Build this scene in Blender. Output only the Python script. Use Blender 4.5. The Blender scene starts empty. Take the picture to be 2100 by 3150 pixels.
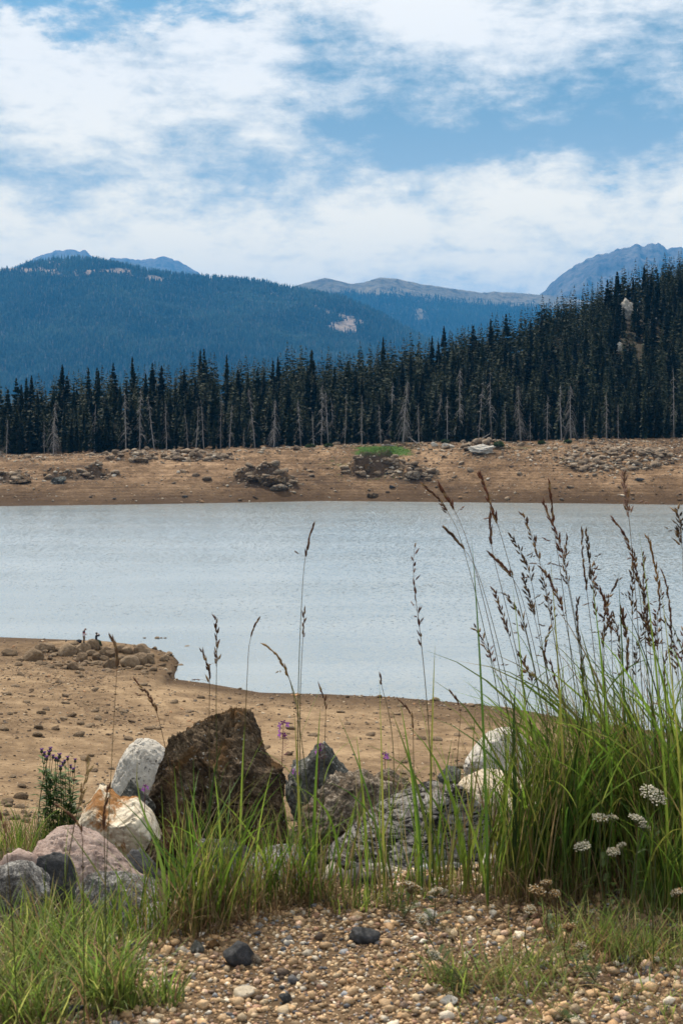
import bpy, bmesh, math, random
import numpy as np
from mathutils import Vector, Matrix

random.seed(7)
RNG = np.random.default_rng(7)
SC = bpy.context.scene
COL = SC.collection
F = 4375.0            # focal length in photograph pixels (50 mm on a 36 mm tall frame)
CAMZ = 27.0           # camera height above the lake
HORIZON = 1300.0

# ------------------------------------------------------------------ camera
cam_d = bpy.data.cameras.new('camera')
cam = bpy.data.objects.new('camera', cam_d)
COL.objects.link(cam)
cam.location = (0, 0, CAMZ)
cam.rotation_euler = (math.radians(90), 0, 0)
cam_d.sensor_fit = 'VERTICAL'
cam_d.sensor_height = 36.0
cam_d.sensor_width = 24.0
cam_d.lens = 50.0
cam_d.shift_y = -(1575 - HORIZON) / 3150.0
cam_d.clip_start = 0.05
cam_d.clip_end = 60000
cam_d.dof.use_dof = True
cam_d.dof.focus_distance = 11.0
cam_d.dof.aperture_fstop = 11.0
SC.camera = cam

# ------------------------------------------------------------------ render look
SC.view_settings.view_transform = 'Standard'
SC.view_settings.look = 'None'
SC.view_settings.gamma = 1.0
SC.view_settings.use_curve_mapping = False
SC.view_settings.exposure = 0.24
SC.cycles.use_denoising = True
SC.cycles.max_bounces = 6
SC.cycles.transparent_max_bounces = 8
SC.cycles.caustics_reflective = False
SC.cycles.caustics_refractive = False

# ------------------------------------------------------------------ node helpers
class G:
    """small helper to write node graphs"""
    def __init__(s, nt):
        s.nt = nt
        nt.nodes.clear()
    def n(s, t, **kw):
        nd = s.nt.nodes.new(t)
        for k, v in kw.items():
            setattr(nd, k, v)
        return nd
    def put(s, sock, v):
        if isinstance(v, bpy.types.NodeSocket):
            s.nt.links.new(v, sock)
        elif v is not None:
            if hasattr(sock.default_value, '__len__') and not hasattr(v, '__len__'):
                sock.default_value = (v, v, v) if len(sock.default_value) == 3 else (v, v, v, 1)
            elif hasattr(v, '__len__') and hasattr(sock.default_value, '__len__') and len(sock.default_value) == 4 and len(v) == 3:
                sock.default_value = (*v, 1)
            else:
                sock.default_value = v
    def m(s, op, a, b=None, c=None, clamp=False):
        nd = s.n('ShaderNodeMath', operation=op, use_clamp=clamp)
        s.put(nd.inputs[0], a)
        if b is not None: s.put(nd.inputs[1], b)
        if c is not None: s.put(nd.inputs[2], c)
        return nd.outputs[0]
    def noise(s, vec, scale=1, detail=4, rough=.55, dist=0, out=0, lac=2.0):
        nd = s.n('ShaderNodeTexNoise')
        s.put(nd.inputs['Vector'], vec)
        nd.inputs['Scale'].default_value = scale
        nd.inputs['Detail'].default_value = detail
        nd.inputs['Roughness'].default_value = rough
        nd.inputs['Lacunarity'].default_value = lac
        nd.inputs['Distortion'].default_value = dist
        return nd.outputs[out]
    def ramp(s, f, stops, interp='LINEAR'):
        nd = s.n('ShaderNodeValToRGB')
        s.put(nd.inputs[0], f)
        cr = nd.color_ramp
        cr.interpolation = interp
        while len(cr.elements) < len(stops): cr.elements.new(.5)
        for e, (p, c) in zip(cr.elements, stops):
            e.position = p
            e.color = (c, c, c, 1) if not hasattr(c, '__len__') else (*c, 1)
        return nd.outputs[0]
    def smooth(s, v, a, b, lo=0., hi=1.):
        nd = s.n('ShaderNodeMapRange', interpolation_type='SMOOTHSTEP')
        s.put(nd.inputs[0], v)
        nd.inputs[1].default_value = a; nd.inputs[2].default_value = b
        nd.inputs[3].default_value = lo; nd.inputs[4].default_value = hi
        return nd.outputs[0]
    def mix(s, f, a, b, mode='MIX'):
        nd = s.n('ShaderNodeMix', data_type='RGBA', blend_type=mode)
        s.put(nd.inputs[0], f); s.put(nd.inputs[6], a); s.put(nd.inputs[7], b)
        return nd.outputs[2]
    def scalev(s, vec, sc, loc=(0, 0, 0), rot=(0, 0, 0)):
        nd = s.n('ShaderNodeMapping')
        s.put(nd.inputs[0], vec)
        nd.inputs[1].default_value = loc; nd.inputs[2].default_value = rot; nd.inputs[3].default_value = sc
        return nd.outputs[0]
    def bump(s, h, strength=.5, dist=.05, normal=None):
        nd = s.n('ShaderNodeBump')
        nd.inputs['Strength'].default_value = strength
        nd.inputs['Distance'].default_value = dist
        s.put(nd.inputs['Height'], h)
        if normal is not None: s.put(nd.inputs['Normal'], normal)
        return nd.outputs[0]
    def surf(s, color, rough=.9, normal=None, spec=.3, alpha=None):
        b = s.n('ShaderNodeBsdfPrincipled')
        s.put(b.inputs['Base Color'], color)
        s.put(b.inputs['Roughness'], rough)
        b.inputs['Specular IOR Level'].default_value = spec
        if normal is not None: s.put(b.inputs['Normal'], normal)
        return b.outputs[0]
    def out(s, sh, vol=None):
        o = s.n('ShaderNodeOutputMaterial')
        if sh is not None: s.nt.links.new(sh, o.inputs[0])
        if vol is not None: s.nt.links.new(vol, o.inputs[1])

def new_mat(name):
    m = bpy.data.materials.new(name)
    m.use_nodes = True
    return m, G(m.node_tree)

# ------------------------------------------------------------------ world: daylight sky with clouds
SUN_EL, SUN_AZ = math.radians(52), math.radians(-28)   # azimuth from +Y, negative = to the west (left)
world = bpy.data.worlds.new('World')
SC.world = world
world.use_nodes = True
g = G(world.node_tree)
tc = g.n('ShaderNodeTexCoord')
sep = g.n('ShaderNodeSeparateXYZ')
g.put(sep.inputs[0], tc.outputs['Generated'])
X, Y, Z = sep.outputs
hyp = g.m('SQRT', g.m('ADD', g.m('MULTIPLY', X, X), g.m('MULTIPLY', Y, Y)))
hyp = g.m('MAXIMUM', hyp, .05)
az = g.m('ARCTAN2', X, Y)                # azimuth, 0 straight ahead
el = g.m('DIVIDE', Z, hyp)               # tangent of the elevation
sky = g.n('ShaderNodeTexSky', sky_type='NISHITA')
sky.sun_disc = False
sky.sun_elevation = SUN_EL
sky.sun_rotation = SUN_AZ
sky.altitude = 2800
sky.air_density = 1.0; sky.dust_density = 1.5; sky.ozone_density = 1.5
# a point on the cloud deck seen in this direction, flattening towards the horizon
zc = g.m('ADD', g.m('MAXIMUM', Z, 0), .10)
cmb = g.n('ShaderNodeCombineXYZ')
g.put(cmb.inputs[0], g.m('DIVIDE', X, zc)); g.put(cmb.inputs[1], g.m('DIVIDE', Y, zc))
deck = cmb.outputs[0]
cmb2 = g.n('ShaderNodeCombineXYZ')
g.put(cmb2.inputs[0], az); g.put(cmb2.inputs[1], g.m('MULTIPLY', el, 1.7))
flat = cmb2.outputs[0]
# wobble so that cloud masses have no smooth borders
w1 = g.noise(flat, 9, 5, .6)
w2 = g.noise(g.scalev(flat, (1, 1, 1), (5, 3, 1)), 9, 5, .6)
azw = g.m('ADD', az, g.m('MULTIPLY', g.m('SUBTRACT', w1, .5), .13))
elw = g.m('ADD', el, g.m('MULTIPLY', g.m('SUBTRACT', w2, .5), .09))
def blob(px, py, wx, wy, amp, wob=True):
    a0 = math.atan((px - 1050) / F); e0 = (HORIZON - py) / F
    a = g.m('DIVIDE', g.m('SUBTRACT', azw if wob else az, a0), wx / F)
    e = g.m('DIVIDE', g.m('SUBTRACT', elw if wob else el, e0), wy / F)
    r2 = g.m('ADD', g.m('MULTIPLY', a, a), g.m('MULTIPLY', e, e))
    return g.m('MULTIPLY', g.m('EXPONENT', g.m('MULTIPLY', r2, -1)), amp)
def total(items):
    acc = items[0]
    for i in items[1:]: acc = g.m('ADD', acc, i)
    return acc
fine = g.m('ADD', g.m('MULTIPLY', g.noise(flat, 12, 10, .62, .2), .70), g.m('MULTIPLY', g.noise(g.scalev(flat, (1, 1.3, 1), (2.2, 4.1, 0)), 38, 10, .70, .25), .36))
streak = g.noise(g.scalev(flat, (1, 5, 1), (1.3, 7.7, 0)), 7, 7, .6, .3)
mid = g.noise(g.scalev(flat, (1, 1.5, 1), (3.1, 1.7, 0)), 6, 6, .55, .2)
# cover: where there is any cloud in front of the blue
cover = total([
    g.m('MULTIPLY', g.m('SUBTRACT', fine, .5), 2.6), g.m('MULTIPLY', g.m('SUBTRACT', mid, .5), .7),
    g.smooth(el, .10, .22, 1.05, .85),
    blob(150, 40, 620, 130, -.95), blob(300, 70, 140, 40, .35), blob(620, 20, 200, 70, -.10),
    blob(1680, 600, 210, 35, -.20), blob(1450, 620, 120, 30, -.10), blob(250, 350, 500, 230, .55),
    blob(1500, 120, 800, 200, .35), blob(1500, 420, 700, 130, .35)])
cover = g.smooth(cover, .15, .75)
# light: how thick and sunlit the cloud is (white) against the thin blue-grey veil
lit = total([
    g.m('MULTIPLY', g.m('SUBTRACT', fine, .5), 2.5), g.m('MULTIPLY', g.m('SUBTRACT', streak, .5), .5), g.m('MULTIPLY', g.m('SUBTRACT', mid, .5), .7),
    g.smooth(el, .26, .60, .36, .72),  # cloud whitened overhead, out of view, so skylight on the ground is less blue
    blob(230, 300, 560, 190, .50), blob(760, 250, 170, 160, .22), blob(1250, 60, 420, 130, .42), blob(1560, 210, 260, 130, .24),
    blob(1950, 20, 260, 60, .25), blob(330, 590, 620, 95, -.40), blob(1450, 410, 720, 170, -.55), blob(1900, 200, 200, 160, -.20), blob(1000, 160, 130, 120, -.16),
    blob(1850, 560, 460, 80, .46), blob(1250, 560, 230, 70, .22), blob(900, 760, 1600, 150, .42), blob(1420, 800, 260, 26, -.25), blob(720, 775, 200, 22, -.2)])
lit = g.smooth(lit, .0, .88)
veil = g.mix(g.smooth(el, .10, .26), (.60, .69, .70), (.215, .37, .485))
white = g.mix(g.smooth(el, .10, .27), (1.62, 1.38, .96), (1.10, 1.05, .96))
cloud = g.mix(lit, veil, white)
blue = g.n('ShaderNodeMix', data_type='RGBA', blend_type='MULTIPLY')
g.put(blue.inputs[0], 1.0); g.put(blue.inputs[6], sky.outputs[0]); g.put(blue.inputs[7], (1.0, 1.2, .98))
SKY_STRENGTH = .10
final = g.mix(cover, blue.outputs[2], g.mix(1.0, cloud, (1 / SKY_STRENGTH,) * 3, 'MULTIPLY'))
for nd in world.node_tree.nodes:
    if nd.type == 'MIX' : nd.clamp_result = False
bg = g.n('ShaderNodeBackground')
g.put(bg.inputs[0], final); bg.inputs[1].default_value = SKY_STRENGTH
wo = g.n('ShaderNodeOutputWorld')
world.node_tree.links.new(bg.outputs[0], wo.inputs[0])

# ------------------------------------------------------------------ sun, veiled by thin cloud
sun_d = bpy.data.lights.new('sun', 'SUN')
sun_d.energy = 5.0
sun_d.angle = math.radians(1.5)
sun_d.color = (1.0, .90, .76)
sun = bpy.data.objects.new('sun', sun_d)
COL.objects.link(sun)
d = Vector((math.sin(SUN_AZ) * math.cos(SUN_EL), math.cos(SUN_AZ) * math.cos(SUN_EL), math.sin(SUN_EL)))
sun.rotation_euler = d.to_track_quat('Z', 'Y').to_euler()

# ------------------------------------------------------------------ numpy noise
_P = np.random.default_rng(3).permutation(256)
_P = np.concatenate([_P, _P, _P])
_GR = np.random.default_rng(4).normal(size=(256, 3)); _GR /= np.linalg.norm(_GR, axis=1)[:, None]
def gnoise(p):
    i = np.floor(p).astype(np.int64); f = p - i; i &= 255
    w = f * f * f * (f * (f * 6 - 15) + 10)
    r = 0
    for dx in (0, 1):
        for dy in (0, 1):
            for dz in (0, 1):
                h = _P[_P[_P[(i[:, 0] + dx) & 255] + ((i[:, 1] + dy) & 255)] + ((i[:, 2] + dz) & 255)]
                gr = _GR[h]
                dd = gr[:, 0] * (f[:, 0] - dx) + gr[:, 1] * (f[:, 1] - dy) + gr[:, 2] * (f[:, 2] - dz)
                wt = (w[:, 0] if dx else 1 - w[:, 0]) * (w[:, 1] if dy else 1 - w[:, 1]) * (w[:, 2] if dz else 1 - w[:, 2])
                r = r + dd * wt
    return r * 1.6
def fbm(p, oct=4, gain=.5, ridged=False):
    p = np.asarray(p, float)
    a, s, t = 1., 0, 0
    for k in range(oct):
        n = gnoise(p * 2 ** k + 17.3 * k)
        if ridged: n = 1 - 2 * np.abs(n)
        s = s + n * a; t += a; a *= gain
    return s / t
def fbm2(x, y, scale, oct=4, gain=.5, off=0, ridged=False):
    x, y = np.broadcast_arrays(np.asarray(x, float), np.asarray(y, float))
    p = np.stack([x.ravel() * scale, y.ravel() * scale, np.full(x.size, off + .37)], 1)
    return fbm(p, oct, gain, ridged).reshape(x.shape)
def sstep(a, b, v):
    t = np.clip((v - a) / (b - a), 0, 1)
    return t * t * (3 - 2 * t)

# ------------------------------------------------------------------ mesh helpers
def mesh_np(name, V, Fc, mats=(), smooth=False, attrs=None, colors=None):
    V = np.asarray(V, np.float32); Fc = np.asarray(Fc, np.int32)
    k = Fc.shape[1]
    me = bpy.data.meshes.new(name)
    me.vertices.add(len(V)); me.vertices.foreach_set('co', V.ravel())
    me.loops.add(Fc.size); me.loops.foreach_set('vertex_index', Fc.ravel())
    me.polygons.add(len(Fc))
    me.polygons.foreach_set('loop_start', np.arange(0, Fc.size, k, dtype=np.int32))
    me.polygons.foreach_set('loop_total', np.full(len(Fc), k, np.int32))
    me.update(calc_edges=True)
    me.validate()
    if smooth: me.polygons.foreach_set('use_smooth', np.ones(len(Fc), bool))
    for m in mats: me.materials.append(m)
    if attrs:
        for an, av in attrs.items():
            at = me.attributes.new(an, 'FLOAT', 'POINT'); at.data.foreach_set('value', np.asarray(av, np.float32))
    if colors is not None:
        at = me.attributes.new('tone', 'FLOAT_COLOR', 'POINT')
        c = np.ones((len(V), 4), np.float32); c[:, :3] = colors
        at.data.foreach_set('color', c.ravel())
    return me
def link(name, me, parent=None, loc=(0, 0, 0), rot=(0, 0, 0), scale=(1, 1, 1), kind=None):
    o = bpy.data.objects.new(name, me); COL.objects.link(o)
    o.location = loc; o.rotation_euler = rot; o.scale = scale
    if parent is not None: o.parent = parent
    if kind: o['kind'] = kind
    return o
def tag(o, label, cat=None, group=None, kind=None):
    o['label'] = label
    if cat: o['category'] = cat
    if group: o['group'] = group
    if kind: o['kind'] = kind
    return o
def thing(name, loc, label, cat, group=None, rot=(0, 0, 0)):
    o = bpy.data.objects.new(name, None); COL.objects.link(o)
    o.location = loc; o.rotation_euler = rot; o.empty_display_size = .2
    return tag(o, label, cat, group)
def grid_faces(nr, nc, wrap=False):
    r = np.arange(nr - 1)[:, None]; c = np.arange(nc if wrap else nc - 1)[None, :]
    a = r * nc + c; b = r * nc + (c + 1) % nc
    return np.stack([a, b, b + nc, a + nc], -1).reshape(-1, 4)

def P(px, py, y):
    return np.array([y * (px - 1050) / F, y, CAMZ - y * (py - HORIZON) / F])

# ------------------------------------------------------------------ the land
def S_near(x):      # near shoreline, y as a function of x
    return np.interp(x, [-400, -200, -60, -42.7, -30, -24, -19.5, -18.2, -17.6, -13.9, -8.1, -1.6, 5, 11, 15.6, 19.5, 24, 31, 60, 200],
                     [260, 215, 183, 179, 176, 170, 163, 158, 149.8, 147.4, 142.3, 141.5, 140, 137.3, 135, 131, 127, 122, 108, 80])
FS = lambda px: F * 27 / (np.interp(px, [-800, 0, 400, 800, 1000, 1400, 1800, 2100, 2900], [1565, 1557, 1552, 1545, 1541, 1545, 1549, 1553, 1570]) - 1300)
TL = lambda px: np.interp(px, [-800, 0, 1000, 2100, 2900], [545, 548, 560, 548, 520])
TBASE = lambda px: np.interp(px, [-800, 0, 400, 1050, 1390, 2100, 2900], [1415, 1402, 1390, 1371, 1364, 1347, 1335])
TOPS = lambda px: np.interp(px, [-800, 0, 114, 320, 400, 509, 630, 720, 884, 1000, 1138, 1260, 1340, 1406, 1540, 1660, 1767, 1915, 1995, 2100, 2500, 3000],
                            [1200, 1196, 1180, 1155, 1140, 1150, 1112, 1125, 1105, 1105, 1085, 1065, 1060, 1035, 1000, 960, 915, 855, 825, 800, 700, 650])
DR = lambda px: np.interp(px, [-800, 0, 1000, 2100, 3000], [600, 620, 700, 860, 900])
MOUNDS = [  # px, py on the far bank, half width px, height m
    (190, 1470, 55, 3.2), (300, 1468, 50, 2.6), (30, 1480, 60, 2.0), (830, 1490, 70, 4.2), (760, 1478, 45, 2.0),
    (1150, 1452, 85, 4.0), (1275, 1470, 60, 2.6), (400, 1412, 70, 1.6), (1490, 1378, 60, 1.5), (1900, 1420, 160, 1.2), (600, 1412, 90, 1.2)]
_mw = None
def H(x, y, micro=True):
    x, y = np.broadcast_arrays(np.asarray(x, float), np.asarray(y, float))
    # near side: gravel bench, rocky embankment, beach
    e = np.interp(x, [-4, -1.2, -.55, -.2, .3, .8, 2, 5], [3.9, 3.95, 4.1, 4.6, 4.75, 4.9, 5.2, 5.2]) + .12 * fbm2(x, y, 1.3, 2, off=5)
    t = y - e
    emb = np.interp(t, [-50, 0, .25, 1.2, 2.4, 4.5, 5.5, 7.5, 100], [25.5, 25.5, 25.42, 24.75, 24.55, 24.45, 24.1, 23.0, -5.9])
    S = S_near(x)
    bd = S - y
    Sw = np.interp(x, [-400, -200, -60, -30, -8, 11, 31, 60, 200], [260, 215, 181, 166, 146, 137, 122, 108, 80])
    kb = sstep(0, 26, bd)
    beach = np.where(bd > 0, (1 - kb) * .1 * bd + kb * .1 * np.maximum(Sw - y, 0), .22 * bd)
    beach = beach + sstep(0, 18, bd) * (.35 * fbm2(x, y, .05, 4, off=2) + .10 * fbm2(x, y, .35, 3, off=3))
    beach = beach + .9 * np.exp(-(((x + 30) / 9) ** 2 + ((y - 165) / 5) ** 2)) + .5 * np.exp(-(((x + 22) / 6) ** 2 + ((y - 160) / 5) ** 2))
    beach = np.maximum(beach, -2.5)
    near = np.maximum(emb + np.where(t > .3, 1, 0) * .05 * fbm2(x, y, 1.0, 3, off=4), beach)
    near = np.where(t < .3, emb + .012 * fbm2(x, y, 2.0, 3, off=8), near)
    # far side
    ys = np.maximum(y, 300.)
    px = x / ys * F + 1050
    fs, tl, dr = FS(px), TL(px), DR(px)
    zb = CAMZ - tl * (TBASE(px) - HORIZON) / F
    zr = CAMZ - dr * (TOPS(px) + 18.5 * F / dr - HORIZON) / F
    wob = 3.0 * fbm2(x, y, .02, 3, off=11)
    s = (ys - fs - wob * sstep(0, 15, np.abs(ys - fs)) * .4) / (tl - fs)
    bank = zb * (1 - (1 - np.clip(s, 0, 1)) ** 1.25)
    bank = bank + sstep(0, .12, s) * (2.2 * fbm2(x, y, .035, 5, off=12) + .35 * fbm2(x, y, .2, 3, off=13))
    # drawdown terraces
    q = bank / .9 + .8 * fbm2(x, y, .012, 2, off=14)
    bank = bank + .10 * np.sin(2 * np.pi * q) * sstep(0.02, .2, s) * (1 - sstep(.6, .9, s))
    if _mw is not None:
        for mx, my, rad, hh in _mw:
            d2 = ((x - mx) / rad) ** 2 + ((y - my) / (rad * .55)) ** 2
            k = np.exp(-(d2 * 1.3) ** 1.7)
            bank = bank + hh * k * (.55 + 1.1 * np.clip(fbm2(x, y, .13, 4, off=15), -.4, 1) + .35 * fbm2(x, y, .5, 3, off=19, ridged=True))
    hill = zb + (zr - zb) * sstep(0, 1, np.clip((ys - tl) / (dr - tl), 0, 1)) * 1.0
    hill = hill + 1.5 * fbm2(x, y, .02, 4, off=16) * sstep(0, 30, ys - tl)
    over = np.interp(ys - dr, [0, 60, 500, 1000], [0, -12, -1, -1])
    beyond = np.where(ys - dr < 60, zr - 12 * (np.clip(ys - dr, 0, 60) / 60) ** 2, zr - 12 + (14 - zr + 12) * sstep(60, 700, ys - dr))
    far = np.where(s < 0, np.maximum(.25 * (ys - fs), -3), np.where(ys < tl, bank, np.where(ys < dr, hill, beyond)))
    r = np.where(y < 300, near, far)
    r = np.where((y >= 183) & (y < 420) & (np.abs(x) < 2 * y), np.minimum(r, -2.0), r)
    return r
def ground_at(px, py, y0, y1, n=1500):
    ys = np.linspace(y0, y1, n)
    xs = ys * (px - 1050) / F
    z = CAMZ - ys * (py - HORIZON) / F
    h = H(xs, ys)
    i = np.nonzero(h >= z)[0]
    i = i[0] if len(i) else n - 1
    return np.array([xs[i], ys[i], h[i]])
_m = []
for px, py, hw, hh in MOUNDS:
    p = ground_at(px, py, 440, 570)
    _m.append((p[0], p[1] + 2, hw * 1.1 * p[1] / F, hh * 1.7))
_mw = _m

def az_cols(n, half=.285, coarse=36):
    a = np.linspace(-half, half, n)
    rest = np.linspace(half, 2 * math.pi - half, coarse + 2)[1:-1]
    return a, rest

def land_mat(name, cols, wet=None, stripes=0, grain=1., green=False, bumpd=.05, patch=.12, speck=None):
    m, g = new_mat(name)
    geo = g.n('ShaderNodeNewGeometry'); pos = geo.outputs['Position']
    big = g.noise(pos, patch, 5, .6)
    sm = g.noise(pos, 1.3 * grain, 6, .65)
    vs = g.noise(pos, 9 * grain, 3, .6)
    md = g.noise(g.scalev(pos, (1, .6, 2.5)), .28 * grain, 6, .7, .5)
    f = g.m('ADD', g.m('MULTIPLY', g.m('ADD', big, md), .40), g.m('ADD', g.m('MULTIPLY', sm, .25), g.m('MULTIPLY', vs, .12)))
    if stripes:
        st = g.noise(g.scalev(pos, (.018, .02, 2.4)), 1.6, 4, .6)
        f = g.m('ADD', f, g.m('MULTIPLY', g.m('SUBTRACT', st, .5), stripes))
    c = g.ramp(f, [(.46, cols[0]), (.575, cols[1]), (.70, cols[2])])
    if speck:
        vo = g.n('ShaderNodeTexVoronoi'); g.put(vo.inputs[0], pos); vo.inputs['Scale'].default_value = speck
        k = g.smooth(vo.outputs['Distance'], .12, .3, 1, 0)
        k = g.m('MULTIPLY', k, g.smooth(g.noise(pos, speck * .1, 3), .45, .62))
        c = g.mix(g.m('MULTIPLY', k, .6), c, g.mix(g.noise(pos, speck * .7, 1), cols[0], cols[2]))
    if wet:
        sp = g.n('ShaderNodeSeparateXYZ'); g.put(sp.inputs[0], pos)
        zz = g.m('ADD', sp.outputs[2], g.m('MULTIPLY', g.m('SUBTRACT', sm, .5), .5 * wet))
        c = g.mix(g.smooth(zz, .05 * wet, 1.3 * wet, .85, 0), c, (.050, .028, .013))
    if green:
        at = g.n('ShaderNodeAttribute', attribute_name='green')
        k = g.smooth(g.m('ADD', at.outputs['Fac'], g.m('MULTIPLY', g.m('SUBTRACT', g.noise(pos, .25, 5, .7), .5), 2.2)), .35, 1.0)
        c = g.mix(g.m('MULTIPLY', k, .95), c, (.045, .105, .016))
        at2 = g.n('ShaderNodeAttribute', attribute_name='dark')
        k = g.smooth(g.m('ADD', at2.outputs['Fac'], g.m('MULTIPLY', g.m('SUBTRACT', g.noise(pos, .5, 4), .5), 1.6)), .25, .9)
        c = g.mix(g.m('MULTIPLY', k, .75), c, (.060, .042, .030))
    h = g.m('ADD', g.m('MULTIPLY', sm, 1.), g.m('MULTIPLY', vs, .35))
    g.out(g.surf(c, .95, g.bump(h, .8, bumpd), .15))
    return m

M_bench = land_mat('sandy_soil', [(.045, .028, .016), (.10, .066, .038), (.18, .12, .07)], grain=12, bumpd=.01)
M_emb = land_mat('shade_darkened_soil', [(.02, .014, .009), (.05, .035, .022), (.10, .07, .045)], grain=4, bumpd=.03)  # soil colour kept dark to paint in the shadow between boulders
M_beach = land_mat('beach_sand', [(.070, .042, .022), (.185, .124, .070), (.33, .235, .140)], wet=1.7, grain=2.0, bumpd=.16, speck=2.6, patch=.10)
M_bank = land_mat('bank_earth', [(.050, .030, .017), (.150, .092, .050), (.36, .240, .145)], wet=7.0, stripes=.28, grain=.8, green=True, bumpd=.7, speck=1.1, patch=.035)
M_floor = land_mat('forest_floor', [(.02, .016, .01), (.035, .027, .016), (.05, .04, .025)], grain=.6, bumpd=.2)
M_bed = land_mat('lake_mud', [(.05, .04, .03), (.07, .055, .04), (.09, .07, .05)], grain=.5)

def land_piece(name, mat, radii, cols_a, attrs=False, full=False):
    aa = cols_a
    R, A = np.meshgrid(radii, aa, indexing='ij')
    x = R * np.sin(A); y = R * np.cos(A)
    z = H(x, y)
    V = np.stack([x, y, z], -1).reshape(-1, 3)
    at = None
    if attrs:
        px = x / np.maximum(y, 1) * F + 1050
        py = HORIZON + (CAMZ - z) / np.maximum(y, 1) * F
        gr = np.exp(-((px - 1175) / 92) ** 4 - ((py - 1388) / 17) ** 4) * 1.3 + .55 * np.exp(-((px - 1030) / 60) ** 2 - ((py - 1432) / 14) ** 2) \
            + .5 * np.exp(-((px - 1600) / 200) ** 2 - ((py - 1378) / 5) ** 2) + .35 * np.exp(-((px - 1750) / 60) ** 2 - ((py - 1412) / 7) ** 2)
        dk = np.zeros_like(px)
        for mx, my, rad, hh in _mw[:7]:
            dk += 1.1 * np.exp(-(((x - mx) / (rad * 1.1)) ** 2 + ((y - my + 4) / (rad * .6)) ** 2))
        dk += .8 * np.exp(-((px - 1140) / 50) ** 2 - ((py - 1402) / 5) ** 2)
        at = {'green': gr.ravel(), 'dark': dk.ravel()}
    Fc = grid_faces(len(radii), len(aa), wrap=full)[:, ::-1]
    me = mesh_np(name, V, Fc, [mat], smooth=True, attrs=at)
    return link(name, me, kind='structure')

fa, ca = az_cols(300)
full = np.concatenate([fa, ca])
r_near = np.concatenate([np.linspace(.02, 3, 8), np.linspace(3.1, 13, 90)])
land_piece('gravel_ground', M_bench, r_near[r_near < 4.9], full, full=True)
land_piece('embankment', M_emb, np.concatenate([r_near[r_near >= 4.75], np.linspace(13.5, 55, 50)]), full, full=True)
land_piece('beach', M_beach, np.linspace(55, 186, 230), full, full=True)
land_piece('lake_bed', M_bed, np.linspace(186, 440, 14), full, full=True)
fa2, ca2 = az_cols(380, .27)
full2 = np.concatenate([fa2, ca2])
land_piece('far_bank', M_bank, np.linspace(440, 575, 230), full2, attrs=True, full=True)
land_piece('forest_hill', M_floor, np.linspace(575, 960, 70), full, full=True)
land_piece('valley_ground', M_floor, np.geomspace(960, 31000, 18), full[::2], full=True)

# ------------------------------------------------------------------ water
m, g = new_mat('lake_water')
geo = g.n('ShaderNodeNewGeometry'); pos = geo.outputs['Position']
n1 = g.noise(g.scalev(pos, (1.7, .75, 1), rot=(0, 0, .10)), 1.0, 4, .75, out=1)
n2 = g.noise(g.scalev(pos, (1, .7, 1), rot=(0, 0, -.2)), 3.6, 2, .6, out=1)
n3 = g.noise(g.scalev(pos, (1, 1.5, 1)), .022, 3, .5)
def vm(op, a, b):
    nd = g.n('ShaderNodeVectorMath', operation=op); g.put(nd.inputs[0], a); g.put(nd.inputs[1], b); return nd.outputs[0]
amp = g.smooth(n3, .35, .7, .7, 1.15)
w_ = vm('ADD', vm('MULTIPLY', vm('SUBTRACT', n1, (.5, .5, .5)), (.40, .46, 0)), vm('MULTIPLY', vm('SUBTRACT', n2, (.5, .5, .5)), (.34, .36, 0)))
ca_ = g.n('ShaderNodeCombineXYZ'); g.put(ca_.inputs[0], amp); g.put(ca_.inputs[1], amp); g.put(ca_.inputs[2], amp)
w_ = vm('ADD', vm('MULTIPLY', w_, ca_.outputs[0]), (0, -.065, 1))
bmp = g.n('ShaderNodeVectorMath', operation='NORMALIZE'); g.put(bmp.inputs[0], w_); bmp = bmp.outputs[0]
b = g.n('ShaderNodeBsdfPrincipled')
st_ = g.noise(g.scalev(pos, (.012, .05, 1)), 1.0, 4, .6)
g.put(b.inputs['Base Color'], g.mix(g.smooth(st_, .40, .62), (.215, .25, .265), (.25, .285, .30)))
b.inputs['Roughness'].default_value = .12
b.inputs['IOR'].default_value = 1.75
g.put(b.inputs['Normal'], bmp)
g.out(b.outputs[0])
M_water = m
wx = np.array([-1600., 1600.]); wy = np.array([60., 900.])
rr = np.linspace(60, 620, 60); aa = np.linspace(-1.25, 1.25, 60)
R, A = np.meshgrid(rr, np.tan(aa * .9), indexing='ij')
V = np.stack([R * A, R, 0 * R], -1).reshape(-1, 3)
link('lake_water', mesh_np('lake_water', V, grid_faces(60, 60), [M_water], smooth=True), kind='structure')

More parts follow.
